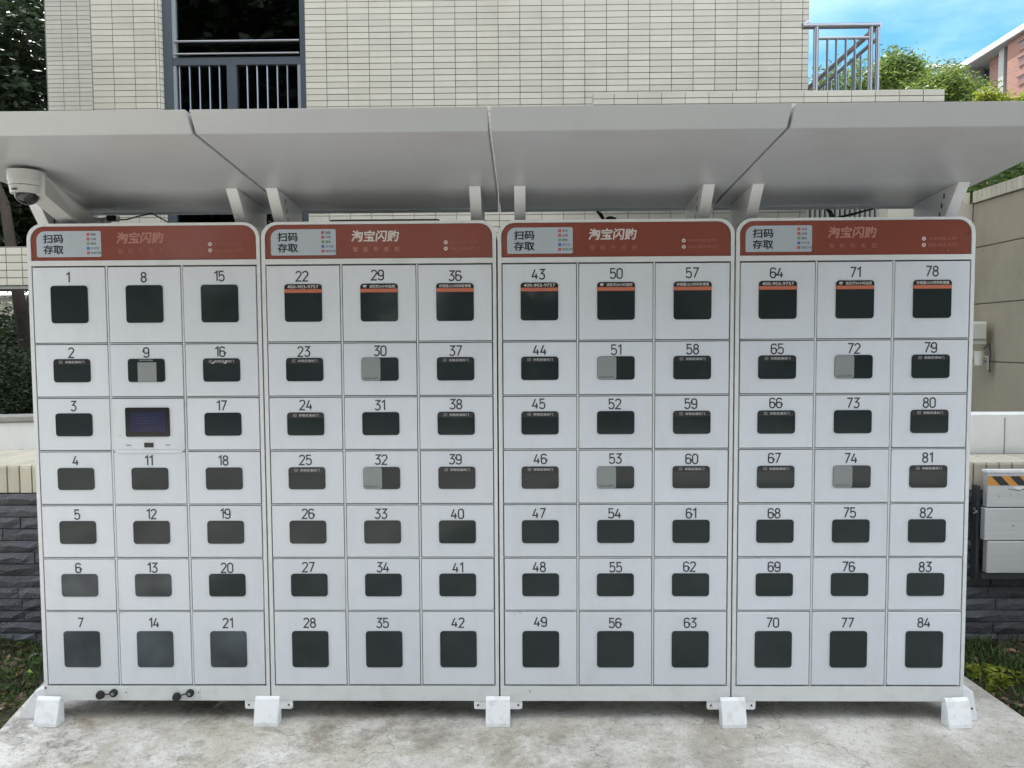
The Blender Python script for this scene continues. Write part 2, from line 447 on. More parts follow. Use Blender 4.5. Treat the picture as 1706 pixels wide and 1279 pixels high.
# lettering: a text curve turned into a flat mesh facing -y, fitted to a width and height
_txt = {}
def text_mesh(s, matl, h, w=None, bold=0.0, shear=0.0, space=1.0):
    key = (s, matl.name, round(h, 4), round(w or 0, 4), bold, shear, space)
    if key in _txt: return _txt[key]
    cu = bpy.data.curves.new('lettering', 'FONT')
    cu.body = s; cu.size = 1.0; cu.resolution_u = 2; cu.offset = bold; cu.shear = shear; cu.space_character = space
    cu.fill_mode = 'FRONT'
    o = bpy.data.objects.new('tmp', cu); col.objects.link(o)
    dg = bpy.context.evaluated_depsgraph_get()
    me = bpy.data.meshes.new_from_object(o.evaluated_get(dg))
    bpy.data.objects.remove(o); bpy.data.curves.remove(cu)
    n = len(me.vertices)
    if n:
        co = np.empty(n*3); me.vertices.foreach_get('co', co); co = co.reshape(-1, 3)
        mn, mx = co.min(0), co.max(0)
        sz = mx - mn
        ky = h / max(sz[1], 1e-6); kx = (w / max(sz[0], 1e-6)) if w else ky
        out = np.zeros_like(co)
        out[:, 0] = (co[:, 0] - (mn[0]+mx[0])/2) * kx
        out[:, 2] = (co[:, 1] - (mn[1]+mx[1])/2) * ky
        me.vertices.foreach_set('co', out.ravel())
    me.materials.clear(); me.materials.append(matl)
    me.name = 'lettering'; me.update()
    _txt[key] = me
    return me

# numerals: thin condensed strokes drawn as ribbons
def arc(cx, cz, rx, rz, a0, a1, n=7):
    return [(cx+rx*math.cos(R(a0+(a1-a0)*i/n)), cz+rz*math.sin(R(a0+(a1-a0)*i/n))) for i in range(n+1)]
W_ = 0.46; H_ = 0.23
DIG = {
 '0': (W_, [arc(H_, .77, H_, .23, 0, 180) + arc(H_, .23, H_, .23, 180, 360) + [(W_, .77)]]),
 '1': (0.26, [[(0.0, .80), (.24, 1.0), (.24, 0.0)]]),
 '2': (W_, [arc(H_, .77, H_, .23, 175, 0) + [(W_-.03, .62), (0.0, 0.0), (W_+.01, 0.0)]]),
 '3': (W_, [[(0.02, 1.0), (W_, 1.0), (.17, .60)] + arc(.20, .30, .26, .30, 80, -90) + arc(.22, .20, .22, .20, 255, 190, 3)]),
 '4': (W_+.04, [[(.26, 1.0), (0.0, .27), (W_+.04, .27)], [(.36, .58), (.36, 0.0)]]),
 '5': (W_, [[(W_-.03, 1.0), (.04, 1.0), (.04, .52)] + arc(.22, .40, .24, .24, 120, 0, 5) + arc(.22, .24, .24, .24, 0, -165, 7)]),
 '6': (W_, [arc(H_, .79, H_, .21, 10, 180) + arc(H_, .23, H_, .23, 180, 360) + [(W_, .38)] + arc(H_, .38, H_, .21, 0, 180)]),
 '7': (W_, [[(0.0, 1.0), (W_, 1.0), (.12, 0.0)]]),
 '8': (W_, [arc(H_, .77, .20, .23, -90, 270, 12), arc(H_, .27, H_, .27, 90, 450, 12)]),
}
def rot180(path): return [(W_ - x, 1 - z) for x, z in path]
DIG['9'] = (W_, [rot180(p) for p in DIG['6'][1]])
def ribbon(m, pts, w):
    n = len(pts)
    closed = (abs(pts[0][0]-pts[-1][0]) + abs(pts[0][1]-pts[-1][1])) < 1e-5
    L = []
    for i in range(n):
        def dirn(a, b):
            d = (b[0]-a[0], b[1]-a[1]); q = math.hypot(*d) or 1; return (d[0]/q, d[1]/q)
        d0 = dirn(pts[i-1], pts[i]) if i > 0 else (dirn(pts[-2], pts[-1]) if closed else None)
        d1 = dirn(pts[i], pts[i+1]) if i < n-1 else (dirn(pts[0], pts[1]) if closed else None)
        d0 = d0 or d1; d1 = d1 or d0
        nx, nz = -(d0[1]+d1[1])/2, (d0[0]+d1[0])/2
        q = math.hypot(nx, nz) or 1
        k = min(1/max(q, 0.35), 2.2)
        nx, nz = nx/q*k, nz/q*k
        L.append(((pts[i][0]+nx*w/2, pts[i][1]+nz*w/2), (pts[i][0]-nx*w/2, pts[i][1]-nz*w/2)))
    vs_ = []
    for a, b in L: vs_ += [(a[0], 0, a[1]), (b[0], 0, b[1])]
    m.add(vs_, [(2*i, 2*i+1, 2*i+3, 2*i+2) for i in range(n-1)])
_num = {}
def number_mesh(s, h=0.0425, stroke=0.0054):
    if s in _num: return _num[s]
    m = M(); gap = 0.16
    tot = sum(DIG[c][0] for c in s) + gap*(len(s)-1)
    x = -tot/2
    for c in s:
        for p in DIG[c][1]:
            pts = [((x+px)*h, (pz-0.5)*(h-stroke)) for px, pz in p]
            ribbon(m, pts, stroke)
        x += DIG[c][0] + gap
    me = bpy.data.meshes.new('number')
    me.from_pydata(m.v, [], m.f); me.materials.append(INK); me.update()
    _num[s] = me
    return me

# ------------------------------------------------------------------ the setting
def ground():
    m = M(); m.add([(-400,-400,-.06),(400,-400,-.06),(400,400,-.06),(-400,400,-.06)], [(0,1,2,3)])
    tag(m.build('ground', GROUNDM), kind='structure')
    # soil beds either side, gently uneven
    for x0, x1 in ((-6.0, -1.5), (1.5, 6.0)):
        m = M(); nx, ny = 60, 26
        vs_ = []
        for j in range(ny+1):
            for i in range(nx+1):
                x = x0+(x1-x0)*i/nx; y = -1.0+(1.95)*j/ny
                vs_.append((x, y, -.045 + .012*math.sin(x*5+y*3) + .012*math.sin(x*11-y*9) + .03*max(0, (y-.3))/.6))
        fs = [(j*(nx+1)+i, j*(nx+1)+i+1, (j+1)*(nx+1)+i+1, (j+1)*(nx+1)+i) for j in range(ny) for i in range(nx)]
        m.add(vs_, fs)
        tag(m.build('soil_bed', SOIL, smooth=True), kind='structure')
    # the concrete pad
    poly = [(-2.16, .78), (-2.048, .248), (-1.976, -.069), (-1.945, -.22), (-2.5, -.50), (-7, -.70), (-7, -9), (7, -9), (7, -.70), (2.7, -.45), (2.118, -.15), (2.108, .047), (2.089, .406), (2.07, .78)]
    n = len(poly)
    m = M()
    m.add([(x, y, 0) for x, y in poly] + [(x, y, -.09) for x, y in poly],
          [tuple(range(n)), tuple(range(2*n-1, n-1, -1))] + [(i, n+i, n+(i+1) % n, (i+1) % n) for i in range(n)])
    tag(m.build('concrete_pad', PAD), kind='structure')
ground()

def upper_terrace():
    # raised garden soil behind the planter wall and behind the retaining wall
    m = M(); m.box(-9, -2.0, 1.62, 4.1, -.05, .92)
    tag(m.build('garden_soil', SOIL), kind='structure')
    m = M(); m.box(3.66, 30, 1.0, 15.0, -.05, 2.50)
    tag(m.build('upper_terrain', SOIL), kind='structure')
upper_terrace()

# ------------------------------------------------------------------ tiled building
def tiles_on(parts, stuff, x0, x1, z0, z1, y, pitchx, pitchz, phx, phz, limit, parent, me_full, viewer=None, gap=0.006, th=0.007):
    """rows of stacked tiles on a wall facing -y; full tiles become parts while limit lasts"""
    k0 = math.floor((z0-phz)/pitchz); k1 = math.ceil((z1-phz)/pitchz)
    i0 = math.floor((x0-phx)/pitchx); i1 = math.ceil((x1-phx)/pitchx)
    for k in range(k0, k1):
        for i in range(i0, i1):
            a = max(phx+i*pitchx, x0)+gap/2; b = min(phx+(i+1)*pitchx, x1)-gap/2
            c = max(phz+k*pitchz, z0)+gap/2; d = min(phz+(k+1)*pitchz, z1)-gap/2
            if b-a < .012 or d-c < .01: continue
            full = (b-a) > pitchx-gap-1e-4 and (d-c) > pitchz-gap-1e-4
            if full and limit[0] > 0 and viewer and viewer(a, c):
                limit[0] -= 1
                o = inst('tile', me_full, ((a+b)/2 + rnd.uniform(-.0006, .0006), y - rnd.uniform(0, .0012), (c+d)/2 + rnd.uniform(-.0005, .0005)), parent)
            else:
                j = rnd.uniform(0, .0012)
                stuff.box(a, b, y-th-j, y+.004, c, d)

def tile_mesh(w, h, gap=.006, th=.007):
    m = M(); m.box(-(w-gap)/2, (w-gap)/2, -th, .004, -(h-gap)/2, (h-gap)/2)
    return bevel_mesh(m.mesh('tile', TILE), .0012)

def building():
    root = empty('tiled_building', (0, 4.2, 0), 'cream tiled building with a tall dark window, rising behind the parcel lockers', 'building')
    Y = 0.0            # local: wall face at y = 0 (world 4.2)
    H = 16.0
    w = M()
    w.box(-1.897, 2.711, .012, 7, -.06, H)                 # main block right of the window
    w.box(-3.885, -3.25, .012, 2.6, -.06, H)               # pier left of the window
    w.box(-5.898, -3.2, 2.612, 7, -.06, H)                 # set-back wing
    w.box(-3.25, -1.897, .10, .40, -.06, 1.9)              # wall under the window
    w.box(-3.25, -1.897, .10, 2.6, 6.4, H)                 # wall over the window
    w.build('wall', GROUT, root)
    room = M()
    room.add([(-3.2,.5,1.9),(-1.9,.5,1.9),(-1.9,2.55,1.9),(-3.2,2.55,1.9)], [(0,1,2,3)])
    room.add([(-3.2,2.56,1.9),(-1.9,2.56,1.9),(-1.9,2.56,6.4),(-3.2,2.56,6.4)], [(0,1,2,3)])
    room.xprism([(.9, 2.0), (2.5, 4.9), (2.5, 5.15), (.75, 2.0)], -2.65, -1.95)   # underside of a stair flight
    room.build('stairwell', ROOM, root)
    # tiles
    me = tile_mesh(.198, .0555)
    limit = [300]
    stuff = M()
    vis = lambda x, z: 3.62 < z < 4.62 and x < 2.5
    # main face right of the window (tile joints at x=-1.70+.198k, z=4.588-.0555k)
    tiles_on(None, stuff, -1.893, 2.711, 2.4, 5.4, 0.012, .198, .0555, -1.70, 4.588, limit, root, me, vis)
    tiles_on(None, stuff, -3.874, -3.28, 2.4, 5.4, 0.012, .198, .0555, -3.874, 4.588, limit, root, me, lambda x, z: False)
    tiles_on(None, stuff, -5.898, -3.9, 3.9, 6.6, 2.612, .2, .0557, -5.283, 4.588, limit, root, me, lambda x, z: False)
    # side of the main block, seen from the right
    k = 0
    while 2.4 + k*.0555 < 5.4:
        z = 4.588 - .0555*39 + k*.0555
        for j in range(6):
            stuff.box(2.711, 2.718, .012+j*.198+.003, .012+(j+1)*.198-.003, z+.003, z+.0525)
        # quarter-round corner tiles beside the window
        pts = []
        for a in range(5):
            t = R(90*a/4)
            pts.append((-3.277+.045*math.sin(t), .05-.045*math.cos(t)))
        pts += [(-3.25, .05), (-3.277, .05)]
        n = len(pts)
        stuff.add([(x, y, z+.003) for x, y in pts]+[(x, y, z+.0525) for x, y in pts],
                  [tuple(range(n)), tuple(range(2*n-1, n-1, -1))]+[(i, (i+1) % n, n+(i+1) % n, n+i) for i in range(n)])
        k += 1
    so_ = stuff.build('tile', TILE, root)
    so_['kind'] = 'stuff'
    # window
    f = M()
    f.box(-3.232, -3.149, .05, .13, 2.0, 6.4); f.box(-1.955, -1.899, .05, .13, 2.0, 6.4)
    f.box(-3.149, -1.955, .055, .12, 4.108, 4.176)
    f.box(-3.149, -1.955, .055, .12, 2.75, 2.80)
    f.box(-2.644, -2.554, .055, .12, 2.80, 4.108)
    win = f.build('window', FRAMEM, root)
    g = M(); g.box(-3.149, -1.955, .09, .098, 4.176, 6.4); g.box(-3.149, -2.644, .09, .098, 2.80, 4.108); g.box(-2.554, -1.955, .09, .098, 2.80, 4.108)
    g.box(-3.149, -1.955, .09, .098, 2.0, 2.75)
    g.build('pane', GLASS, win)
    e = M(); e.box(-3.149, -3.118, .06, .09, 2.80, 4.108); e.box(-3.149, -3.112, .06, .09, 4.176, 6.4); e.box(-1.985, -1.955, .06, .09, 2.80, 4.108)
    e.build('sash', mat('light_grey_sash', (0.26, 0.29, 0.31), .4), win)
    for z, th_ in ((4.318, .012), (4.205, .010)):
        r = M(); r.cyl((-3.12, .045, z), (-1.96, .045, z), th_, n=10)
        r.build('guard_rail', STEEL, root, smooth=True)
    for u in (-3.095, -3.0, -2.907, -2.813, -2.72, -2.46, -2.367, -2.272, -2.178, -2.084):
        r = M(); r.cyl((0, 0, 2.80), (0, 0, 4.108), .0065, n=6)
        r.build('guard_bar', STEEL, root, loc=(u-.0, .075, 0), smooth=True)
    p = M(); p.cyl((-3.02, .75, 1.9), (-3.02, .75, 6.4), .035, n=12); p.build('pipe', REDPIPE, root, smooth=True)
building()

def balcony():
    root = empty('balcony', (2.1, 3.53, 3.0), 'low cream tiled balcony parapet jutting from the tiled building at upper right', 'balcony')
    m = M()
    x0, x1 = .692-2.1, 3.598-2.1
    m.box(x0+.008, x1-.008, .012, .12, .06, .575); m.box(x0+.008, x1-.008, .12, .66, .06, .30)
    m.box(2.72-2.1, x1-.008, .66, 5.0, .06, .30)
    m.build('parapet', GROUT, root)
    me = tile_mesh(.198, .0485)
    s = M()
    for k in range(2):
        for i in range(-1, 14):
            a = max(.867+.1965*i-2.1, x0); b = min(.867+.1965*(i+1)-2.1, x1)
            z = .575 - .0485*(k+1) + (.012 if k == 0 else .012)
            if b-a < .19: s.box(a+.004, b-.004, .004, .016, z+.003, z+.0455)
            else: inst('tile', me, ((a+b)/2, .012, z+.0245), root)
    for k in range(2, 11):
        for i in range(-1, 14):
            a = max(.867+.1965*i-2.1, x0); b = min(.867+.1965*(i+1)-2.1, x1)
            z = .587 - .0485*(k+1)
            s.box(a+.004, b-.004, .004, .016, z+.003, z+.0455)
    for i in range(15):   # cap tiles on top
        a = max(.867+.1965*(i-1)-2.1, x0); b = min(.867+.1965*i-2.1, x1)
        s.box(a+.003, b-.003, .006, .12, .577, .589)
    for k in range(11):   # left end
        z = .587 - .0485*(k+1)
        s.box(x0, x0+.008, .018, .118, z+.003, z+.0455)
    o = s.build('tile', TILE, root); o['kind'] = 'stuff'
    # stainless railing standing on it: a thing of its own
    r = empty('railing', (2.8, 3.6, 3.59), 'stainless steel railing standing on the balcony parapet against the sky', 'railing')
    X = lambda x: x-2.8
    for x, rr in ((2.555, .022), (3.008, .020), (3.065, .019)):
        q = M(); q.cyl((X(x), 0, 0), (X(x), 0, .545), rr, n=12); q.build('post', STEEL, r, smooth=True)
    q = M(); q.cyl((X(2.44), 0, .545), (X(3.075), 0, .545), .024, n=12); q.build('handrail', STEEL, r, smooth=True)
    q = M(); q.cyl((X(3.072), -.01, .545), (X(3.072), 4.4, .545), .024, n=12); q.build('handrail', STEEL, r, smooth=True)
    q = M(); q.cyl((X(2.56), 0, .445), (X(3.008), 0, .445), .014, n=8); q.build('lower_rail', STEEL, r, smooth=True)
    q = M(); q.cyl((X(3.072), 0, .445), (X(3.072), 4.4, .445), .016, n=8); q.build('lower_rail', STEEL, r, smooth=True)
    q = M(); q.cyl((X(2.44), 0, .56), (X(2.50), .03, .60), .012, n=8); q.build('rail_bracket', STEEL, r, smooth=True)
    mb = M(); mb.cyl((0, 0, 0), (0, 0, .445), .011, n=8); me = mb.mesh('baluster', STEEL, smooth=True)
    for u in (2.65, 2.724, 2.803, 2.878): inst('baluster', me, (X(u), 0, 0), r)
    for k in range(26):
        inst('baluster', me, (X(3.072), .17+.165*k, -.0), r)
    for y in (1.6, 3.2):
        q = M(); q.cyl((X(3.072), y, -.3), (X(3.072), y, .545), .019, n=10); q.build('post', STEEL, r, smooth=True)
balcony()

def bar_fence():
    root = empty('bar_fence', (3.1, 4.25, 0), 'row of pale vertical bars just right of the tiled building, glimpsed under the canopy', 'fence')
    m = M(); m.box(-.38, .42, .10, .14, 1.0, 2.98); m.build('backing', DARKGAP, root)
    mb = M(); mb.box(-.013, .013, -.01, .02, 1.05, 2.95); me = mb.mesh('bar', mat('pale_bar_paint', (.8, .8, .74), .5))
    for k in range(17): inst('bar', me, (-.36+.046*k, 0, 0), root)
    for z in (1.03, 2.96):
        q = M(); q.box(-.38, .42, -.015, .03, z-.02, z+.02); q.build('rail', FRAMEM, root)
bar_fence()

# ------------------------------------------------------------------ retaining wall on the right
def retaining():
    root = empty('retaining_wall', (3.55, 2.0, 0), 'tall olive brown concrete retaining wall with tiled coping, right of the lockers', 'wall')
    X0 = 3.548-3.55
    zs = [-.05, .92, 1.354, 1.787, 2.215, 2.555]
    ys = [-2.2, 1.0]
    core = M(); core.box(X0+.012, X0+.2, -2.2, 1.0, -.05, 2.55); core.build('core', GROUT, root)
    for a, b in zip(zs[:-1], zs[1:]):
        for c, d in ((-2.2, -.9), (-.9, 1.0)) if a < 1.0 else ((-2.2, 1.0),):
            q = M(); q.box(X0, X0+.02, c+.003, d-.003, a+.004, b-.004)
            inst('panel', bevel_mesh(q.mesh('panel', RETAIN), .003), (0, 0, 0), root)
    # end face towards the camera, running left behind the lockers
    q = M(); q.box(2.9-3.55, X0-.002, 1.003, 1.15, -.05, 2.555); q.build('end_wall', CREAMW, root)
    mt = M(); mt.box(-.02, .20, -.0265, .0265, 0, .085); me = bevel_mesh(mt.mesh('coping_tile', CAPTILE), .002)
    for k in range(54):
        inst('coping_tile', me, (X0, -2.15+.0585*k, 2.556), root)
    mt = M(); mt.box(-.0265, .0265, -.015, .16, 0, .085); me = bevel_mesh(mt.mesh('coping_tile', CAPTILE), .002)
    for k in range(10):
        inst('coping_tile', me, (X0-.05-.0585*k, 1.02, 2.556), root)
    jb = empty('junction_box', (3.465, 2.74, 1.5), 'small ivory junction box with dangling leads on the retaining wall beside the lockers', 'junction box')
    q = M(); q.box(-.09, .030, -.05, .06, -.02, .15); inst('box', bevel_mesh(q.mesh('box', PLASTIC), .006), (0,0,0), jb)
    q = M(); q.box(-.10, .018, -.062, -.051, .02, .14); inst('cover', bevel_mesh(q.mesh('cover', PLASTIC), .004), (0,0,0), jb)
    q = M(); q.cyl((-.02, -.04, -.065), (-.02, -.04, -.17), .035, .028, 12); q.build('plug', PLASTIC, jb, smooth=True)
    q = M(); q.tube([(.0, -.06, -.05), (.035, -.07, -.01), (.048, -.07, -.08), (.040, -.07, -.17), (.046, -.07, -.22)], [.005]*5, 8)
    q.build('lead', DARKMET, jb, smooth=True)
    q = M(); q.tube([(-.02, -.05, -.1), (.028, -.07, -.11), (.032, -.07, -.20)], [.007]*3, 8)
    q.build('lead', mat('grey_sleeve', (.4, .4, .4), .4), jb, smooth=True)
retaining()

# ------------------------------------------------------------------ stone planter wall behind the lockers
def planter():
    root = empty('planter_wall', (0, .84, 0), 'low dark split-stone planter wall with cream tiled cap, running behind the lockers', 'wall')
    core = M(); core.box(-4.5, 4.5, .022, .28, -.06, .895)
    core.add([(-4.5,.28,-.06),(-2.0,.28,-.06),(-2.0,.80,-.06),(-4.5,.80,-.06),(-4.5,.28,.895),(-2.0,.28,.895),(-2.0,.80,.895),(-4.5,.80,.895)],
             [(0,3,2,1),(4,5,6,7),(0,1,5,4),(1,2,6,5),(2,3,7,6),(3,0,4,7)])
    core.build('core', SLATEG, root)
    # upright edge tiles and cap tiles
    mt = M(); mt.box(-.0285, .0285, -.004, .02, -.066, .066); mf = bevel_mesh(mt.mesh('edge_tile', CAPTILE), .002)
    mt = M(); mt.box(-.0285, .0285, .0, .275, 0, .012); mc = bevel_mesh(mt.mesh('cap_tile', CAPTILE), .002)
    mt = M(); mt.box(-.0285, .0285, .0, .79, 0, .012); mcl = bevel_mesh(mt.mesh('cap_tile', CAPTILE), .002)
    k = 0; x = -4.2
    while x < 4.3:
        if abs(x) > 1.7:
            inst('edge_tile', mf, (x, 0, .835 + rnd.uniform(-.001, .001)), root)
            inst('cap_tile', mcl if x < -2.03 else mc, (x, .0, .897), root)
        x += .0632
    s = M()
    x = -1.69
    while x < 1.7:
        s.box(x-.0285, x+.0285, -.004, .02, .769, .901); s.box(x-.0285, x+.0285, .021, .275, .897, .909); x += .0632
    o = s.build('edge_tile', CAPTILE, root); o['kind'] = 'stuff'
    # split-face stones, six rough faces shared
    def stone_mesh(L, seed):
        r = random.Random(seed); m = M(); nx, nz = max(3, int(L/.05)), 2
        H2 = .0565
        vs_ = []
        for j in range(nz+1):
            for i in range(nx+1):
                e = i in (0, nx) or j in (0, nz)
                y = -.004 - (0 if e else r.uniform(.004, .016)) - r.uniform(0, .004)
                vs_.append((-L/2+L*i/nx, y, -H2/2+H2*j/nz + (0 if e else r.uniform(-.008, .008))))
        fs = [(j*(nx+1)+i, j*(nx+1)+i+1, (j+1)*(nx+1)+i+1, (j+1)*(nx+1)+i) for j in range(nz) for i in range(nx)]
        m.add(vs_, fs)
        b = [vs_[i] for i in (0, nx, (nz+1)*(nx+1)-1, nz*(nx+1))]
        bk = [(p[0], .03, p[2]) for p in b]
        m.add(b+bk, [(0, 1, 5, 4), (1, 2, 6, 5), (2, 3, 7, 6), (3, 0, 4, 7)])
        return m.mesh('stone', SLATE)
    meshes = {L: [stone_mesh(L, 10*i+int(L*100)) for i in range(4)] for L in (.18, .26, .34, .42)}
    s = M()
    for row in range(14):
        z = .766 - .0303 - .0605*row
        x = -4.3 + rnd.uniform(0, .2)
        while x < 4.3:
            L = rnd.choice((.18, .26, .34, .42, .42))
            xc = x + L/2
            if 1.8 < abs(xc) < 3.7 :
                o = inst('stone', rnd.choice(meshes[L]), (xc, rnd.uniform(0, .006), z), root)
                o.rotation_euler = (0, rnd.choice((0, math.pi)), 0)
            else:
                s.box(x, x+L, -rnd.uniform(.004, .014), .03, z-.028, z+.028)
            x += L + .004
    o = s.build('stone', SLATE, root); o['kind'] = 'stuff'
    # white rendered upstands on the cap
    q = M(); q.box(2.15-3.2, 4.6-3.2, 0, .12, 0, .222)
    w = empty('white_kerb_wall', (3.2, 1.148, .90), 'low white rendered upstand on the tiled planter cap, right of the lockers', 'wall')
    inst('upstand', bevel_mesh(q.mesh('upstand', RENDERW), .006), (0, 0, 0), w)
    q = M()
    for x in (-.52, .16, .55): q.box(x, x+.004, -.0035, .003, 0, .2)
    q.build('joint', COPING, w)
    w = empty('white_kerb_wall', (-3.0, 1.40, .905), 'low white rendered upstand with grey coping, left of the lockers', 'wall')
    w.rotation_euler = (0, 0, R(12))
    q = M(); q.box(-2.0, .9, 0, .1, 0, .165); inst('upstand', bevel_mesh(q.mesh('upstand', RENDERW), .005), (0, 0, 0), w)
    q = M(); q.box(-2.0, .9, -.015, .16, .168, .20); inst('coping', bevel_mesh(q.mesh('coping', COPING), .004), (0, 0, 0), w)
planter()

# ------------------------------------------------------------------ tiled beam seen at the left
def beam():
    root = empty('tiled_beam', (-4.2, 2.6, 0), 'cream tiled beam crossing in front of the dark trees, left of the lockers', 'beam')
    m = M(); m.box(-1.8, 1.9, .012, .3, 1.955, 2.238); m.build('core', GROUT, root)
    me = tile_mesh(.117, .0552)
    k = 0
    for row in range(5):
        for i in range(31):
            inst('tile', me, (-1.8+.117*i+.042, .012, 2.231-.0276-.0552*row), root)
    q = M(); q.box(1.55, 1.9, .02, .28, .9, 1.955); q.build('pier', CREAMW, root)
    q = M(); q.box(-1.8, 1.9, .013, .29, 1.93, 1.953); q.build('soffit', COPING, root)
beam()

# ------------------------------------------------------------------ flood boards on the right
def flood_boards():
    rk = empty('board_rack', (2.9, .80, 0), 'dark steel rack holding silver boards against the stone wall, right edge of the photo', 'rack')
    q = M(); q.box(-.568, -.553, -.016, .03, .34, .80); q.build('upright', DARKMET, rk)
    q = M(); q.box(.3, .33, -.045, .03, .34, .87); q.build('upright', DARKMET, rk)
    q = M(); q.box(-.553, .3, -.045, .03, .345, .372); q.build('shelf', DARKMET, rk)
    q = M(); q.box(-.582, -.570, -.01, .02, .66, .69); q.cyl((-.576, -.012, .675), (-.576, -.026, .675), .007, n=8); q.build('bolt', STEEL, rk)
    data = [(.704, .874, -.548, 'silver board with amber and black hazard stripe, topmost in the rack', True),
            (.540, .699, -.556, 'plain silver board in the middle of the rack', False),
            (.378, .536, -.541, 'plain silver board at the bottom of the rack', False)]
    for k, (z0, z1, x0, lab, hz) in enumerate(data):
        b = empty('flood_board', (2.9, .755, z0), lab, 'board', 'silver boards stacked in the rack')
        m = M(); m.box(x0, .34, -.018, .018, 0, z1-z0)
        inst('board', bevel_mesh(m.mesh('board', ALU), .003), (0, 0, 0), b)
        if hz:
            m = M(); m.box(x0-.006, .345, -.021, .021, z1-z0, z1-z0+.012); m.build('top_edge', FOOTW, b)
            m = M(); m.add([(x0,-.0195,z1-z0-.063),(.34,-.0195,z1-z0-.063),(.34,-.0195,z1-z0-.017),(x0,-.0195,z1-z0-.017)], [(0,1,2,3)])
            st = m.build('hazard_strip', YELLOW, b)
            m = M()
            for i in range(9):
                a = x0 + .018 + .088*i
                zt, zb = z1-z0-.0175, z1-z0-.0625
                m.add([(a+.042,-.0202,zb),(a+.088,-.0202,zb),(a+.046,-.0202,zt),(a,-.0202,zt)], [(0,1,2,3)])
            m.build('black_stripe', HBLACK, st)
            m = M()
            m.add([(x0+.12,-.0188,.102),(x0+.19,-.0188,.104),(x0+.155,-.0188,.084)], [(0,1,2)])
            m.build('peeled_patch', FOOTW, b)
            m = M()
            for (a, c, d, e) in ((.05,.062,.06,.05), (.10,.092,.155,.084), (.155,.083,.20,.100), (.11,.068,.115,.062), (.15,.064,.155,.068), (.20,.098,.26,.102)):
                m.add([(x0+a,-.0188,c),(x0+d,-.0188,e),(x0+d,-.0188,e-.004),(x0+a,-.0188,c-.003)], [(0,1,2,3)])
            m.build('scratch', SCRATCH, b)
        elif k == 1:
            m = M(); m.add([(x0+.125,-.0188,.074),(x0+.142,-.0188,.076),(x0+.140,-.0188,.066),(x0+.137,-.0188,.072)], [(0,1,2,3)])
            m.build('scratch', SCRATCH, b)
flood_boards()

# ------------------------------------------------------------------ parcel lockers
XC = [-1.38, -.46, .46, 1.38]
ROWS = [1.826, 1.5233, 1.3108, 1.0981, .8826, .6679, .4532, .150]
COLX = [-.2955, .0005, .2965]
WIN = [(1.6035, 1.750), (1.3715, 1.4630), (1.158, 1.249), (.944, 1.032), (.727, .819), (.514, .6055), (.226, .373)]
NUMZ = [1.782, 1.489, 1.277, 1.0605, .8455, .6305, .4065]

def door_mesh(h):
    m = M(); m.box(-.1425, .1425, -.001, .012, -h/2, h/2)
    me = m.mesh('locker_door', DOORW)
    return bevel_mesh(me, .0022, 2)
def pane_mesh(w, h, ma):
    m = M(); m.prism(rrect(-w/2, w/2, -h/2, h/2, .0125, 5), -.0025, .0)
    me = m.mesh('window', ma)
    return me
gapd = .0035
door_me = {}
pane_me = {}
for r in range(7):
    h = ROWS[r]-ROWS[r+1]-.009
    door_me[r] = door_mesh(h)
    wh = WIN[r][1]-WIN[r][0]
    pane_me[r] = pane_mesh(.146, wh, PANE)
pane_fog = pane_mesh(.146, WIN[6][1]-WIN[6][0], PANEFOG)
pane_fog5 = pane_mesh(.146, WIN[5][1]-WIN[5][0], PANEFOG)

def face(name, ma, x0, x1, z0, z1, y, parent, r=0, corners=(1,1,1,1)):
    """a thin printed sheet facing -y"""
    m = M()
    if r: pts = rrect(x0, x1, z0, z1, r, 4, corners)
    else: pts = [(x0,z0),(x1,z0),(x1,z1),(x0,z1)]
    m.add([(x, y, z) for x, z in pts], [tuple(range(len(pts)))])
    return m.build(name, ma, parent)

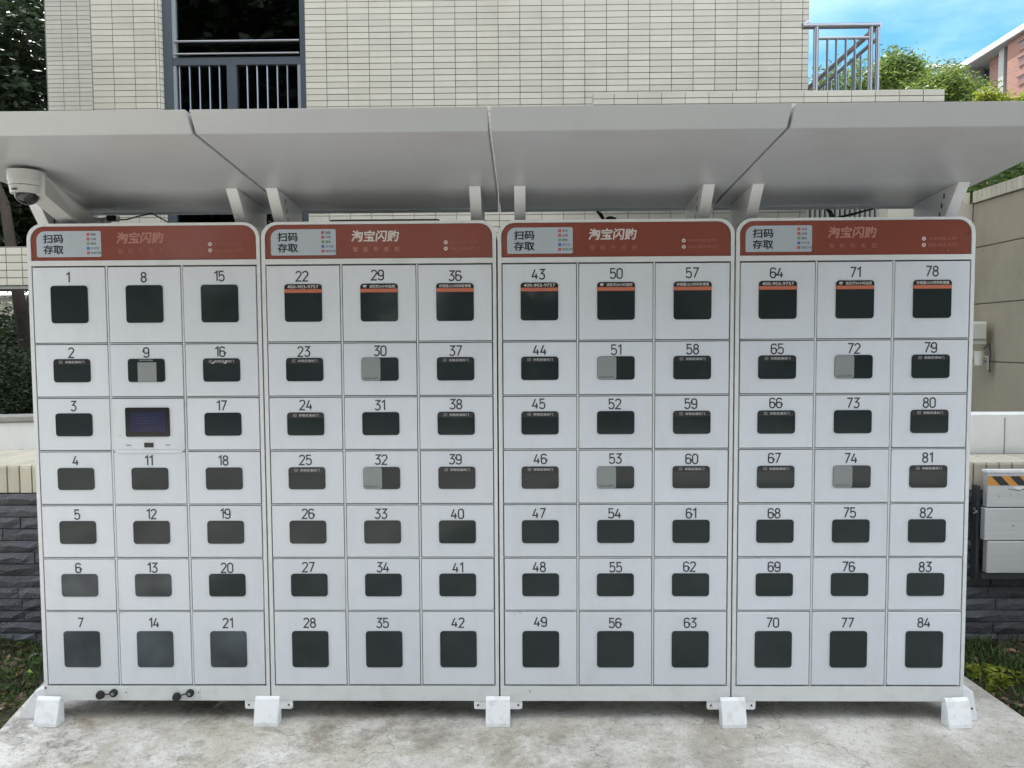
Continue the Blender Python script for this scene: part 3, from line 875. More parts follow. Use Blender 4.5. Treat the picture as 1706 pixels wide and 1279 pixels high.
hatm = {}
def body_meshes():
    hw, top, r = .457, 1.991, .062
    out = rrect(-hw, hw, .088, top, r, 8, (0, 0, 1, 1))
    m = M(); m.prism(out, .0155, .42)
    body = m.mesh('body', WHITE)
    # front frame: side stiles, bottom rail, rail above the doors, rounded head, mullions
    f = M()
    f.box(-hw, -.4425, 0, .0155, .148, 1.90); f.box(.4435, hw, 0, .0155, .148, 1.90)
    f.box(-hw, hw, 0, .0155, .088, .148)
    f.box(-.4425, .4435, 0, .0155, 1.8275, 1.8475)
    n = 8
    o = [(hw, 1.90)] + [(hw-r+r*math.cos(R(90*i/n)), top-r+r*math.sin(R(90*i/n))) for i in range(n+1)] + [(-hw+r-r*math.sin(R(90*i/n)), top-r+r*math.cos(R(90*i/n))) for i in range(n+1)] + [(-hw, 1.90)]
    ri = .052; it = 1.9805; iw = .4430
    i_ = [(iw, 1.90)] + [(iw-ri+ri*math.cos(R(90*i/n)), it-ri+ri*math.sin(R(90*i/n))) for i in range(n+1)] + [(-iw+ri-ri*math.sin(R(90*i/n)), it-ri+ri*math.cos(R(90*i/n))) for i in range(n+1)] + [(-iw, 1.90)]
    f.ring(o, i_, 0, .0155)
    for x in (-.1475, .1485): f.box(x-.0028, x+.0028, .0012, .0155, .151, 1.8272)
    for z in ROWS[1:-1]:
        for a, b in ((-.4422, -.1505), (-.1445, .1455), (.1515, .4432)): f.box(a, b, .0016, .0154, z-.0012, z+.0012)
    fr = f.mesh('front_frame', WHITE)
    g = M(); g.box(-.4420, .4430, .0148, .01545, .1485, 1.827)  # dark sheet over the white body; shade of the door gaps put into colour
    gp = g.mesh('door_recess', DARKGAP)
    # sign panel
    s = M(); s.prism(rrect(-.4405, .4405, 1.8485, 1.979, .05, 8, (0, 0, 1, 1)), .004, .0154)
    sg = s.mesh('sign_panel', ORANGE)
    # canopy: folded sheet, hollow underneath is flush
    c = M()
    wL, wR = -.4555, .4555
    prof = [(-.632, 2.234), (-.584, 2.172), (.37, 2.099), (.378, 2.085), (.385, 2.085), (.388, 2.175)]
    c.xprism(prof, wL, wR)
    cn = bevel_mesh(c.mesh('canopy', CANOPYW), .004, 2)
    return body, fr, gp, sg, cn
BODY, FRAMEME, GAPME, SIGNME, CANOPY = body_meshes()
def canopy_wide(x0, x1):
    c = M(); c.xprism([(-.632, 2.234), (-.584, 2.172), (.37, 2.099), (.378, 2.085), (.385, 2.085), (.388, 2.175)], x0, x1)
    return bevel_mesh(c.mesh('canopy', CANOPYW), .004, 2)

def underside(y): return 2.172 + (y+.584)*(2.099-2.172)/(.37+.584)
def bracket_mesh(side):
    """channel bracket leaning forward from the locker top to the canopy; side=+1: web on the right"""
    m = M()
    yb, yt = .125, .018; zb = 1.992; zt = underside(yt)-.001
    yb2, yt2 = .36, .36; zt2 = underside(.36)-.001
    w = .022; t = .003
    # front flange
    m.add([(-w,yb,zb),(w,yb,zb),(w,yt,zt),(-w,yt,zt),(-w,yb+t,zb),(w,yb+t,zb),(w,yt+t,zt),(-w,yt+t,zt)],
          [(0,1,2,3),(7,6,5,4),(0,4,5,1),(1,5,6,2),(2,6,7,3),(3,7,4,0)])
    # back flange
    m.box(-w, w, yb2-t, yb2, zb, zt2)
    # side plates
    for x0, x1 in ((w-t, w), (-w, -w+t)):
        m.xprism([(yb+t+.0005, zb), (yb2-t-.0005, zb), (yb2-t-.0005, zt2), (yt+t+.0005, zt)], x0, x1)
    me = m.mesh('canopy_bracket', WHITE)
    h = M()
    for (y, z) in ((.150, 2.020), (.136, 2.055), (.120, 2.090), (.338, 2.02)):
        pts = rrect(y-.006, y+.006, z-.011, z+.011, .0055, 3)
        xo = (w+.0008) if side > 0 else (-w-.0008)
        h.add([(xo, a, b) for a, b in pts], [tuple(range(len(pts)))])
    return me, h.mesh('slot', BANDB)
BRK = {1: bracket_mesh(1), -1: bracket_mesh(-1)}
BRX = [(-1.838, -1.035), (-.878, -.085), (.090, .822), (1.012, 1.800)]

def warn_label(door, r):
    """black band with 'close the door after use' across the top of a small pane"""
    zt = WIN[r][1] - (ROWS[r]+ROWS[r+1])/2
    st = face('warning_sticker', BANDB, -.0725, .0725, zt-.0225, zt-.0005, -.0041, door, .011, (0, 0, 1, 1))
    o = inst('lettering', text_mesh('存取后请关门', TXTGREY, .0105, .076, .012), (.012, -.0046, zt-.0118), door)
    m = M()
    for (a, b, c, d) in ((-.048, -.036, zt-.0165, zt-.0155), (-.048, -.036, zt-.0075, zt-.0065), (-.048, -.047, zt-.0155, zt-.0075), (-.037, -.036, zt-.0155, zt-.0075), (-.045, -.0395, zt-.0125, zt-.0112)):
        m.add([(a,-.0046,c),(b,-.0046,c),(b,-.0046,d),(a,-.0046,d)], [(0,1,2,3)])
    m.build('pictogram', TXTGREY, door)

def qr_sticker(door, r, code):
    zt = WIN[r][1] - (ROWS[r]+ROWS[r+1])/2; zb = WIN[r][0] - (ROWS[r]+ROWS[r+1])/2
    face('blank_sticker', STICKER, -.0725, .0015, zb+.0008, zt-.0008, -.0041, door, .009)
    inst('lettering', text_mesh(code, BLACK, .0075, .056), (-.036, -.0046, zb+.0105), door)

def top_label(door, kind):
    zt = WIN[0][1] - (ROWS[0]+ROWS[1])/2
    face('warning_sticker', BANDB, -.0725, .0725, zt-.0195, zt-.0005, -.0041, door, .011, (0, 0, 1, 1))
    face('orange_band', BANDO, -.0725, .0725, zt-.0335, zt-.0197, -.0043, door, .004, (1, 1, 0, 0))
    z = zt-.0105
    if kind == 0:
        inst('lettering', text_mesh('400-903-9757', TXTW, .0125, .122, .008), (0, -.0047, z), door)
        inst('lettering', text_mesh('如有问题请拨打客服电话', TXTPINK, .0055, .105), (0, -.0049, zt-.0265), door)
    elif kind == 1:
        inst('lettering', text_mesh('该区域24小时监控', TXTW, .0120, .100, .014), (.013, -.0047, z), door)
        inst('lettering', text_mesh('请文明取餐切勿损坏', TXTPINK, .0055, .098), (0, -.0049, zt-.0265), door)
        m = M()
        for a, b, c, d in ((-.060, -.048, z-.001, z+.005), (-.056, -.052, z-.006, z-.001), (-.062, -.060, z-.004, z+.003)):
            m.add([(a,-.0047,c),(b,-.0047,c+.001),(b,-.0047,d),(a,-.0047,d)], [(0,1,2,3)])
        m.build('pictogram', TXTW, door)
    else:
        inst('lettering', text_mesh('存柜超12小时将被清理', TXTW, .0125, .124, .014), (0, -.0047, z), door)
        inst('lettering', text_mesh('请及时取走您的物品', TXTPINK, .0055, .070), (0, -.0049, zt-.0265), door)

LAB = ['white parcel locker with a touch screen, doors 1 to 21, leftmost of the row',
       'white parcel locker with doors numbered 22 to 42, second from the left',
       'white parcel locker with doors numbered 43 to 63, third from the left',
       'white parcel locker with doors numbered 64 to 84, rightmost of the row']
CODES = {30: 'MHN13673', 32: 'MHN13673', 51: 'DUD13891', 53: 'DUD13891', 72: 'LKG13781', 74: 'LKG13761'}

def label_face(root, y):
    x0, x1, z0, z1 = -.420, -.166, 1.862, 1.9625
    pts = [(x0+.004, z0), (x1-.004, z0), (x1, z0+.004), (x1, z1-.004), (x1-.004, z1)] + arc(x0+.034, z1-.034, .034, .034, 90, 180, 6) + [(x0, z0+.004)]
    m = M(); m.add([(a, y, b) for a, b in pts], [tuple(range(len(pts)))])
    return m.build('white_label', LABELW, root)

def sign(root, k):
    sp = inst('sign_panel', SIGNME, (0, 0, 0), root)
    y = .0034
    label_face(root, y)
    # rounded top-left corner of the label follows the sign
    y2 = .0030
    for s_, zc in (('扫码', 1.9325), ('存取', 1.8905)):
        inst('lettering', text_mesh(s_, BLACK, .0345, .079, .014), (-.3546, y2, zc), root)
        inst('lettering', text_mesh(s_, BLACK, .0345, .079, .014), (-.3533, y2-.0003, zc+.0008), root)
    face('blank_square', mat('paper_square', (.40, .44, .47), .4), -.296, -.236, 1.884, 1.946, y2, root)
    for i, (s_, ic, ma) in enumerate((('淘宝', ICONRED, BLACK), ('点淘', ICONRED, BLACK), ('微信', ICONGRN, BLACK), ('支付宝', ICONBLUE, TXTGREEN), ('淘宝闪购', ICONRED, TXTGREEN))):
        z = 1.949 - .0178*i
        face('app_icon', ic, -.2225, -.2105, z-.0058, z+.0058, y2, root, .002)
        w = .0105*len(s_)
        inst('lettering', text_mesh(s_, ma, .0105, w, .004), (-.2065+w/2, y2, z), root)
    inst('lettering', text_mesh('淘宝闪购', TXTW if k in (1, 2) else TXTPINK, .0445, .186, .022, .12), (-.012, y2, 1.9345), root)
    for i, c in enumerate('智能外卖柜'):
        inst('lettering', text_mesh(c, TXTPINK if k == 1 else TXTFADE, .0195, .0195, .006), (-.090+.0405*i, y2, 1.8835), root)
    # small service notes at the right end
    for z, ch in ((1.908, '!'), (1.884, '?')):
        m = M()
        pts = arc(.262, z, .0075, .0075, 0, 360, 14)[:-1]
        m.add([(a, y2, b) for a, b in pts], [tuple(range(len(pts)))])
        m.build('round_icon', TXTW, root)
        m = M()
        pts = arc(.262, z, .0030, .0030, 0, 360, 10)[:-1]
        m.add([(a, y2-.0004, b) for a, b in pts], [tuple(range(len(pts)))])
        m.build('icon_centre', ORANGE, root)
    inst('lettering', text_mesh('外卖存取说明', TXTFADE, .012, .105, .004), (.332, y2, 1.908), root)
    inst('lettering', text_mesh('400-903-9757', TXTFADE, .012, .115, .004), (.336, y2, 1.884), root)
    if k == 3:
        m = M(); m.cyl((.352, .004, 1.862), (.352, .001, 1.862), .004, n=10); m.build('screw', STEEL, root)
        m = M(); m.cyl((.425, .004, 1.925), (.425, .001, 1.925), .003, n=10); m.build('screw', STEEL, root)

for k, xc in enumerate(XC):
    root = empty('parcel_locker', (xc, 0, 0), LAB[k], 'parcel locker', 'white parcel lockers side by side')
    inst('body', BODY, (0, 0, 0), root); inst('front_frame', FRAMEME, (0, 0, 0), root); inst('door_recess', GAPME, (0, 0, 0), root)
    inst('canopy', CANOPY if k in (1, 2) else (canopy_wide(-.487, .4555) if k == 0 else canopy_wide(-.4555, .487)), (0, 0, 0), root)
    for j, (bx, sd_) in enumerate(zip(BRX[k], (1, -1))):
        s_ = 1 if j == 0 else -1                       # slots face the middle of the locker
        b = inst('canopy_bracket', BRK[s_][0], (bx-xc, 0, 0), root)
        inst('slot', BRK[s_][1], (0, 0, 0), b)
    sign(root, k)
    for c in range(3):
        for r in range(7):
            num = k*21 + c*7 + r + 1
            zc = (ROWS[r]+ROWS[r+1])/2
            if num == 10:
                p = M(); p.box(-.1425, .1425, -.004, .012, -.1, .1008)
                p.prism([(-.125, -.115), (.125, -.115), (.1425, -.1005), (-.1425, -.1005)], -.004, .0)
                pan = inst('control_panel', bevel_mesh(p.mesh('control_panel', DOORW), .0012), (COLX[c], 0, zc), root)
                q = M(); q.prism(rrect(-.0885, .0865, 1.156-zc, 1.271-zc, .007, 4), -.0075, -.004); q.build('screen_bezel', SCREENB, pan)
                face('screen', SCREEN, -.069, .071, 1.174-zc, 1.254-zc, -.0081, pan)
                q = M()
                for (a, b_, c_, d_) in ((-.045, -.01, 1.240, 1.243), (-.045, -.008, 1.229, 1.232), (-.045, .03, 1.218, 1.221), (-.045, .01, 1.207, 1.210), (-.03, .05, 1.19, 1.192)):
                    q.add([(a,-.0085,c_-zc),(b_,-.0085,c_-zc),(b_,-.0085,d_-zc),(a,-.0085,d_-zc)], [(0,1,2,3)])
                q.build('screen_lines', mat('screen_text_glow', (.03, .035, .08), .2), pan)
                q = M(); q.box(-.018, .019, -.0052, -.004, 1.113-zc, 1.132-zc); q.build('scanner_window', SCREENB, pan)
                for x in (-.079, .0765):
                    q = M()
                    for dx in (-.008, -.004, 0, .004, .008):
                        q.box(x+dx-.001, x+dx+.001, -.0048, -.004, 1.1205-zc, 1.1245-zc)
                    q.build('speaker_grille', DARKMET, pan)
                q = M(); q.box(-.117, -.114, -.0048, -.004, 1.158-zc, 1.160-zc); q.box(-.111, -.108, -.0048, -.004, 1.161-zc, 1.163-zc); q.build('mark', DARKMET, pan)
                continue
            d = inst('locker_door', door_me[r], (COLX[c], 0, zc), root)
            d['label'] = 'locker door numbered %d' % num
            # doors never shut quite alike
            d.location.y = rnd.uniform(-.0006, .0010); d.location.x += rnd.uniform(-.0006, .0006)
            d.rotation_euler = (R(rnd.uniform(-.12, .12)), 0, R(rnd.uniform(-.25, .25)))
            wz = (WIN[r][0]+WIN[r][1])/2 - zc
            pm = pane_me[r]
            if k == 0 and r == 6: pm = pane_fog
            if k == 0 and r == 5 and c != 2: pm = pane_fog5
            inst('window', pm, (0, -.0012, wz), d)
            jx = rnd.uniform(-.006, .002); jz = rnd.uniform(-.0015, .0015)
            if num == 22 or num == 29 or num == 36: jz -= .004 if num == 36 else 0
            if num == 49: jz += .003
            inst('number', number_mesh(str(num)), (jx, -.0017, NUMZ[r]-zc+jz), d)
            if k > 0 and r == 0: top_label(d, c)
            elif k > 0 and r in (1, 2, 3) and c != 1: warn_label(d, r)
            elif num in CODES: qr_sticker(d, r, CODES[num])
            elif num in (2, 16): warn_label(d, r)
            elif num == 9:
                zt = WIN[r][1]-zc; zb = WIN[r][0]-zc
                inst('lettering', text_mesh('扫码存取 自助服务', TXTGREY, .006, .055), (0, -.0046, zt-.006), d)
                face('blank_sticker', STICKER, -.034, .040, zb+.001, zt-.014, -.0041, d)
            if num == 16:
                zt = WIN[r][1]-zc
                q = M()
                for x in (-.040, .008): q.add([(x,-.005,zt-.021),(x+.010,-.005,zt-.020),(x+.018,-.005,zt-.008),(x+.012,-.005,zt-.012)], [(0,1,2,3)])
                q.build('torn_patch', TXTW, d)
    # castors tucked beneath
    for x in (-.33, .33):
        q = M(); q.cyl((x-.015, .25, .03), (x+.015, .25, .03), .03, n=16)
        ca = q.build('castor', mat('grey_castor', (.10, .10, .10), .5), root, smooth=True)
        q = M(); q.box(x-.022, x+.022, .23, .27, .055, .088); q.build('fork', STEEL, ca)
    if k == 0:
        for (sx, x0, x1, cx, cz) in ((-1.552, -1.613, -1.500, -1.606, .113), (-1.243, -1.290, -1.205, -1.297, .106)):
            q = M(); q.box(x0-xc, x1-xc, -.002, 0, .104, .139); pl = q.build('socket_plate', WHITE, root)
            q = M(); q.cyl((sx-xc, -.002, .121), (sx-xc, -.012, .121), .0155, n=16); q.cyl((sx-xc, -.012, .121), (sx-xc, -.016, .121), .012, .010, n=16)
            q.build('socket', RUBBER, pl, smooth=True)
            q = M(); q.cyl((sx-xc, -.016, .121), (sx-xc, -.0175, .121), .0065, n=12); q.build('socket_pin', STEEL, pl, smooth=True)
            q = M(); q.cyl((cx-xc, -.004, cz), (cx-xc, -.016, cz), .0175, .015, n=14); q.tube([(cx-xc, -.01, cz), ((cx+sx)/2-xc, -.013, .118), (sx-xc, -.008, .121)], [.003]*3, 6)
            q.build('rubber_cap', RUBBER, pl, smooth=True)
            q = M(); q.cyl((x1-.005-xc, -.002, .122), (x1-.005-xc, -.0035, .122), .0025, n=8); q.build('screw', DARKMET, pl)
        q = M(); q.box(-.455, -.447, -.001, 0, .135, .143); q.build('corner_mark', mat('rust_mark', (.12, .06, .045), .7), root)
    if k == 2:
        q = M()
        for a, b in ((-.40, .444), (-.385, .449), (-.378, .447)): q.add([(a,-.0022,b),(a+.004,-.0022,b+.001),(a+.002,-.0022,b-.004)], [(0,1,2)])
        for a, b in ((-.345, .133), (-.341, .128)): q.add([(a,-.0012,b),(a+.005,-.0012,b),(a+.004,-.0012,b-.006)], [(0,1,2)])
        q.build('scuff', SCRATCH, root)

# anchor covers under the joints, with their bolted tabs
def foot_cover(x, lab, w=.097, tabs=(True, True), rz=0.0):
    root = empty('anchor_cover', (x, 0, 0), lab, 'anchor cover', 'white anchor covers under the lockers')
    m = M()
    m.xprism([(.010, .0), (-.042, .0), (-.042, .016), (-.018, .100), (-.010, .110), (-.0025, .110), (-.0025, .087), (.010, .087)], -w/2, w/2)
    o = inst('cover', bevel_mesh(m.mesh('cover', FOOTW), .0025, 2), (0, 0, 0), root)
    o.rotation_euler = (0, 0, R(rz))
    if rz: o.location.y = -.006
    for s, on in zip((-1, 1), tabs):
        if not on: continue
        a, b = (w/2-.01, w/2+.048)
        pts = rrect(a, b, .052, .0875, .008, 3, (0, 1, 0, 0)) if s > 0 else [(-x_, z_) for x_, z_ in reversed(rrect(a, b, .052, .0875, .008, 3, (0, 1, 0, 0)))]
        q = M(); q.prism(pts, .004, .008); t = q.build('tab', FOOTW, root)
        q = M(); q.cyl((s*(w/2+.032), .004, .069), (s*(w/2+.032), .0015, .069), .004, n=8); q.build('bolt', DARKMET, t)
    return root
foot_cover(-1.808, 'white sloping anchor cover at the front left corner of the lockers', tabs=(False, False), rz=-4)
foot_cover(-.930, 'white sloping anchor cover between the first and second lockers')
foot_cover(-.007, 'scratched white anchor cover at the centre joint of the lockers')
foot_cover(.922, 'white anchor cover between the third and fourth lockers', rz=3)
foot_cover(1.800, 'white sloping anchor cover at the front right corner of the lockers', tabs=(False, False), rz=5)
for sgn, lab in ((-1, 'white anchor cover on the left side of the leftmost locker'), (1, 'white anchor cover on the right side of the rightmost locker')):
    root = empty('anchor_cover', (sgn*1.838, .07, 0), lab, 'anchor cover', 'white anchor covers under the lockers')
    m = M(); m.prism([(0, 0), (sgn*(.125 if sgn < 0 else .07), 0), (sgn*(.122 if sgn < 0 else .068), .015), (sgn*.05, .118), (0, .135)], -.05, .05)
    inst('cover', bevel_mesh(m.mesh('cover', FOOTW), .002, 1), (0, 0, 0), root)
    q = M(); q.cyl((sgn*.045, -.05, .05), (sgn*.045, -.053, .05), .004, n=8); q.build('bolt', DARKMET, root)

# things on top of the lockers
def cctv():
    root = empty('security_camera', (-1.667, -.25, 2.05), 'light grey dome security camera on an arm under the left end of the canopy', 'security camera')
    m = M()
    m.cyl((0, 0, .050), (0, 0, .086), .060, n=28); m.cyl((0, 0, .034), (0, 0, .050), .056, .058, n=28); m.cyl((0, 0, .006), (0, 0, .032), .051, .055, n=28)
    m.build('housing', CAMW, root, smooth=True)
    m = M(); m.box(-.018, .0, -.0575, -.054, .012, .018); m.build('badge', DARKMET, root)
    # dome: lower hemisphere
    m = M(); n = 20; rings = 6
    vs_ = []
    for j in range(rings+1):
        t = R(90*j/rings)
        for i in range(n): vs_.append((.040*math.cos(t)*math.cos(2*math.pi*i/n), .040*math.cos(t)*math.sin(2*math.pi*i/n), .006-.038*math.sin(t)))
    fs = [(j*n+i, j*n+(i+1) % n, (j+1)*n+(i+1) % n, (j+1)*n+i) for j in range(rings) for i in range(n)]
    m.add(vs_, fs); m.build('dome', DOME, root, smooth=True)
    # arm from the locker top up to the housing
    m = M(); w = .03
    P = [Vector((.045, .05, .070)), Vector((.045, .02, .002)), Vector((.20, .38, -.055)), Vector((.265, .38, -.053))]
    A = [(.035, -.01, .074), (.035, -.01, .002), (-.06, .40, -.057), (-.06, .58, -.057), (-.06, .58, -.03)]
    off = Vector((.033, .006, 0))
    m.add([Vector(p)-off for p in A]+[Vector(p)+off for p in A],
          [(0,1,2,3,4), (9,8,7,6,5)]+[(i, 5+i, 5+(i+1) % 5, (i+1) % 5) for i in range(5)])
    m.build('arm', CAMW, root)
    m = M(); m.box(-.10, -.02, .54, .60, -.055, .01); m.build('arm_foot', CAMW, root)
cctv()

def cable():
    root = empty('power_adapter', (-1.655, .30, 1.992), 'small black adapter with a thin cable behind the top of the leftmost locker', 'adapter')
    m = M(); m.box(-.02, .02, -.015, .02, .055, .078); inst('case', bevel_mesh(m.mesh('case', RUBBER), .003), (0,0,0), root)
    m = M(); m.box(-.026, -.020, -.008, .01, .058, .076); m.box(.020, .027, -.008, .01, .058, .076); m.build('clip', FOOTW, root)
    m = M(); m.tube([(.022, 0, .060), (.06, 0, .061), (.10, 0, .072), (.16, .02, .090), (.2, .1, .06)], [.003]*5, 6)
    m.tube([(-.02, 0, .07), (-.045, 0, .068), (-.06, .0, .03), (-.06, .0, .0)], [.0025]*4, 6); m.build('cord', RUBBER, root, smooth=True)
    for x, lab in ((.445, 'black bent lead end poking up behind the top of the third locker'), (1.42, 'black bent lead end poking up behind the top of the rightmost locker')):
        r = empty('lead_end', (x, .32, 1.992), lab, 'cable')
        m = M(); m.tube([(-.03, 0, .085), (-.012, 0, .070), (0, 0, .05), (.004, 0, .0)], [.003, .009, .007, .004], 8)
        m.build('plug', RUBBER, r, smooth=True)
        m = M(); m.tube([(.01, 0, .052), (.03, 0, .056), (.055, 0, .052)], [.004, .0075, .003], 8) if x < 1 else m.tube([(.005, 0, .045), (.08, 0, .062), (.17, 0, .085)], [.004, .0055, .003], 8)
        m.build('strand', RUBBER, r, smooth=True)
    r = empty('cable_tray', (-.49, .34, 1.992), 'grey flat tray lying along the rear top of the second locker', 'tray')
    m = M(); m.box(-.235, .235, -.03, .03, 0, .056); inst('tray', bevel_mesh(m.mesh('tray', mat('grey_tray', (.2, .2, .19), .6)), .004), (0,0,0), r)
cable()

# ------------------------------------------------------------------ vegetation
def leaf_cloud(blobs, n, size, seed, clump=0.0, flat=0.4, shell=0.55):
    """numpy leaf quads spread through ellipsoids; blobs = [(cx,cy,cz,rx,ry,rz)]"""
    g = np.random.default_rng(seed)
    vols = np.array([b[3]*b[4]*b[5] for b in blobs]) ** (2/3)
    cnt = np.maximum((vols/vols.sum()*n).astype(int), 1)
    P = []
    for b, c in zip(blobs, cnt):
        d = g.normal(size=(c, 3)); d /= np.linalg.norm(d, axis=1)[:, None]
        r = shell + (1-shell)*g.random(c)**.6
        r *= 1 + .12*np.sin(d[:, 0]*7+seed) * np.cos(d[:, 2]*6)
        p = d*r[:, None]*np.array(b[3:6]) + np.array(b[:3])
        P.append(p)
    P = np.concatenate(P)
    if clump:
        k = max(len(P)//26, 8)
        cen = P[g.integers(0, len(P), k)]
        idx = g.integers(0, k, len(P))
        t = g.random(len(P))[:, None]
        P = cen[idx] + g.normal(size=P.shape)*clump
    N = len(P)
    a = g.normal(size=(N, 3)); a[:, 2] *= flat; a /= np.linalg.norm(a, axis=1)[:, None]
    b = np.cross(a, g.normal(size=(N, 3))); b /= np.linalg.norm(b, axis=1)[:, None]
    s = size*(.6+.8*g.random(N))[:, None]
    a = a*s; b = b*s*.42
    V = np.stack([P-a, P-b*.9+a*.1, P+a, P+b*.9+a*.1], 1).reshape(-1, 3)
    return V

def quads_obj(name, V, ma, parent=None, loc=(0, 0, 0)):
    N = len(V)//4
    me = bpy.data.meshes.new(name)
    me.vertices.add(N*4); me.loops.add(N*4); me.polygons.add(N)
    me.vertices.foreach_set('co', (V - np.array(loc)).astype(np.float32).ravel())
    me.loops.foreach_set('vertex_index', np.arange(N*4, dtype=np.int32))
    me.polygons.foreach_set('loop_start', np.arange(0, N*4, 4, dtype=np.int32))
    me.polygons.foreach_set('loop_total', np.full(N, 4, dtype=np.int32))
    me.update(calc_edges=True); me.validate()
    me.materials.append(ma)
    return inst(name, me, (0, 0, 0), parent)

def tree(name, base, blobs, n, size, ma, label, cat, group, trunk_r, seed, clump=.12, lean=None, shell=.55, barkm=BARK, limbs=6):
    root = empty(name, base, label, cat, group)
    quads_obj('crown', leaf_cloud(blobs, n, size, seed, clump, shell=shell), ma, root, base)
    r = random.Random(seed)
    m = M()
    top = Vector(blobs[0][:3]) - Vector(base)
    pts = [Vector((0, 0, 0))]
    for i in range(1, 5):
        t = i/4
        p = top*t
        if lean: p += Vector(lean)*math.sin(t*math.pi)
        pts.append(p + Vector((r.uniform(-.06, .06), r.uniform(-.06, .06), 0)))
    m.tube(pts, [trunk_r*(1-.18*i) for i in range(5)], 10)
    m.build('trunk', barkm, root, smooth=True)
    for i in range(min(limbs, len(blobs)*3)):
        b = blobs[i % len(blobs)]
        st = pts[2] + (pts[4]-pts[2])*r.uniform(0, .8)
        en = Vector(b[:3]) - Vector(base) + Vector((r.uniform(-.7, .7)*b[3], r.uniform(-.6, .6)*b[4], r.uniform(-.2, .6)*b[5]))
        mid = (st+en)/2 + Vector((0, 0, .1*trunk_r*5))
        q = M(); q.tube([st, mid, en], [trunk_r*.42, trunk_r*.28, trunk_r*.08], 6); q.build('limb', barkm, root, smooth=True)
    return root

GR = 'trees beyond the balcony'
def blobs_round(cx, cy, cz, rx, rz, n, seed):
    r = random.Random(seed); out = [(cx, cy, cz, rx*.62, rx*.62, rz*.75)]
    for i in range(n):
        a = r.uniform(0, 2*math.pi); e = r.uniform(-.6, .9)
        q = math.sqrt(max(0, 1-e*e))
        s = r.uniform(.28, .45)
        out.append((cx+rx*.68*q*math.cos(a), cy+rx*.68*q*math.sin(a), cz+rz*.7*e, rx*s, rx*s, rz*s))
    return out
far = [ # x, y, top z, radius, height half, leaf material, label
 (7.65, 16.5, 8.25, 1.1, 1.9, LEAFMID, 'bushy green tree seen through the left end of the balcony railing'),
 (8.75, 17.0, 8.75, .95, 1.8, LEAFLT, 'bushy green tree seen through the right end of the balcony railing'),
 (9.55, 17.0, 9.00, .55, 2.0, LEAFMID, 'narrow green tree just right of the balcony railing'),
 (10.80, 18.5, 9.25, .55, 2.0, LEAFLT, 'tallest pale green tree between the railing and the brick building'),
 (10.00, 16.2, 8.35, .95, 1.5, LEAFLT, 'low round tree below the tallest pale green tree'),
 (11.05, 16.8, 8.62, .80, 1.7, LEAFMID, 'darker green tree left of the brick building'),
 (10.60, 15.6, 7.80, .72, 1.4, LEAFLT, 'bright green tree in front of the brick building'),
]
for i, (x, y, zt, rx, rz, ma, lab) in enumerate(far):
    tree('broadleaf_tree', (x, y, 2.5), blobs_round(x, y, zt-rz, rx, rz, 16, i+3), 26000, .050, ma, lab, 'tree', GR, .10, i+11, clump=.13)
tree('shrub', (10.65, 14.8, 5.6), blobs_round(10.65, 14.6, 6.70, .45, .32, 6, 40), 4500, .045, LEAFYEL, 'yellow green shrub top just above the canopy near the brick building', 'shrub', None, .04, 60, clump=.08)
tree('shrub', (11.45, 14.8, 5.6), blobs_round(11.45, 14.6, 6.62, .55, .30, 6, 41), 4500, .045, LEAFYEL, 'yellow green shrub top above the canopy at the right edge of the photo', 'shrub', None, .04, 61, clump=.08)
# hedge above the retaining wall
tree('hedge', (4.5, 3.0, 2.5), [(4.2, 3.4, 2.75, .55, .9, .33), (4.9, 3.6, 2.9, .7, 1.0, .42), (4.1, 2.2, 2.7, .45, .8, .26), (4.7, 2.4, 2.85, .6, .8, .4), (3.95, 4.3, 2.68, .35, .5, .22), (5.6, 3.0, 2.95, .7, 1.2, .5)],
     26000, .032, LEAFMID, 'green hedge spilling over the top of the retaining wall at the right', 'hedge', None, .03, 70, clump=.07)

# trees and bushes on the left
tree('dark_tree', (-8.2, 9.2, -.05), [(-8.2, 11.0, 5.2, 1.3, 1.2, 1.7), (-8.8, 9.0, 5.0, 1.4, 1.2, 1.8), (-7.9, 10.2, 3.95, 1.2, 1.0, 1.3), (-9.0, 9.5, 4.1, 1.5, 1.1, 1.4), (-9.9, 9.3, 6.2, 1.4, 1.2, 1.3), (-8.3, 9.6, 6.5, .7, .7, .5)],
     42000, .075, LEAFDK, 'dense dark tree beside the left edge of the tiled building', 'tree', None, .22, 80, clump=.2, limbs=12)
tree('dark_tree', (-10.5, 11.5, -.05), [(-10.2, 11.5, 7.6, 1.7, 1.3, 1.4), (-9.0, 11.8, 7.3, 1.0, 1.0, .9), (-11.5, 11.6, 5.4, 1.7, 1.3, 1.7)],
     14000, .09, LEAFDK, 'sparser dark tree with sky between its branches at the upper left corner', 'tree', None, .18, 81, clump=.22, limbs=9)
tree('leaning_tree', (-3.78, 3.05, .90), [(-5.0, 3.3, 4.4, .6, .6, .6), (-6.2, 3.6, 3.9, .9, .8, .8), (-6.6, 3.4, 3.1, .9, .8, .7), (-5.8, 3.9, 3.0, .6, .5, .45)],
     15000, .05, LEAFDK, 'dark leaning trunk behind the tiled beam left of the lockers', 'tree', None, .058, 82, clump=.12, lean=(.30, 0, 0), limbs=6)
tree('bush', (-3.2, 2.1, .90), [(-3.1, 2.15, 1.15, .42, .35, .30), (-3.55, 2.2, 1.2, .4, .35, .36), (-2.7, 2.2, 1.1, .4, .35, .26), (-4.1, 2.3, 1.3, .45, .4, .42)],
     42000, .015, LEAFDK, 'dark leafy bush above the white upstand left of the lockers', 'bush', None, .02, 83, clump=.05)
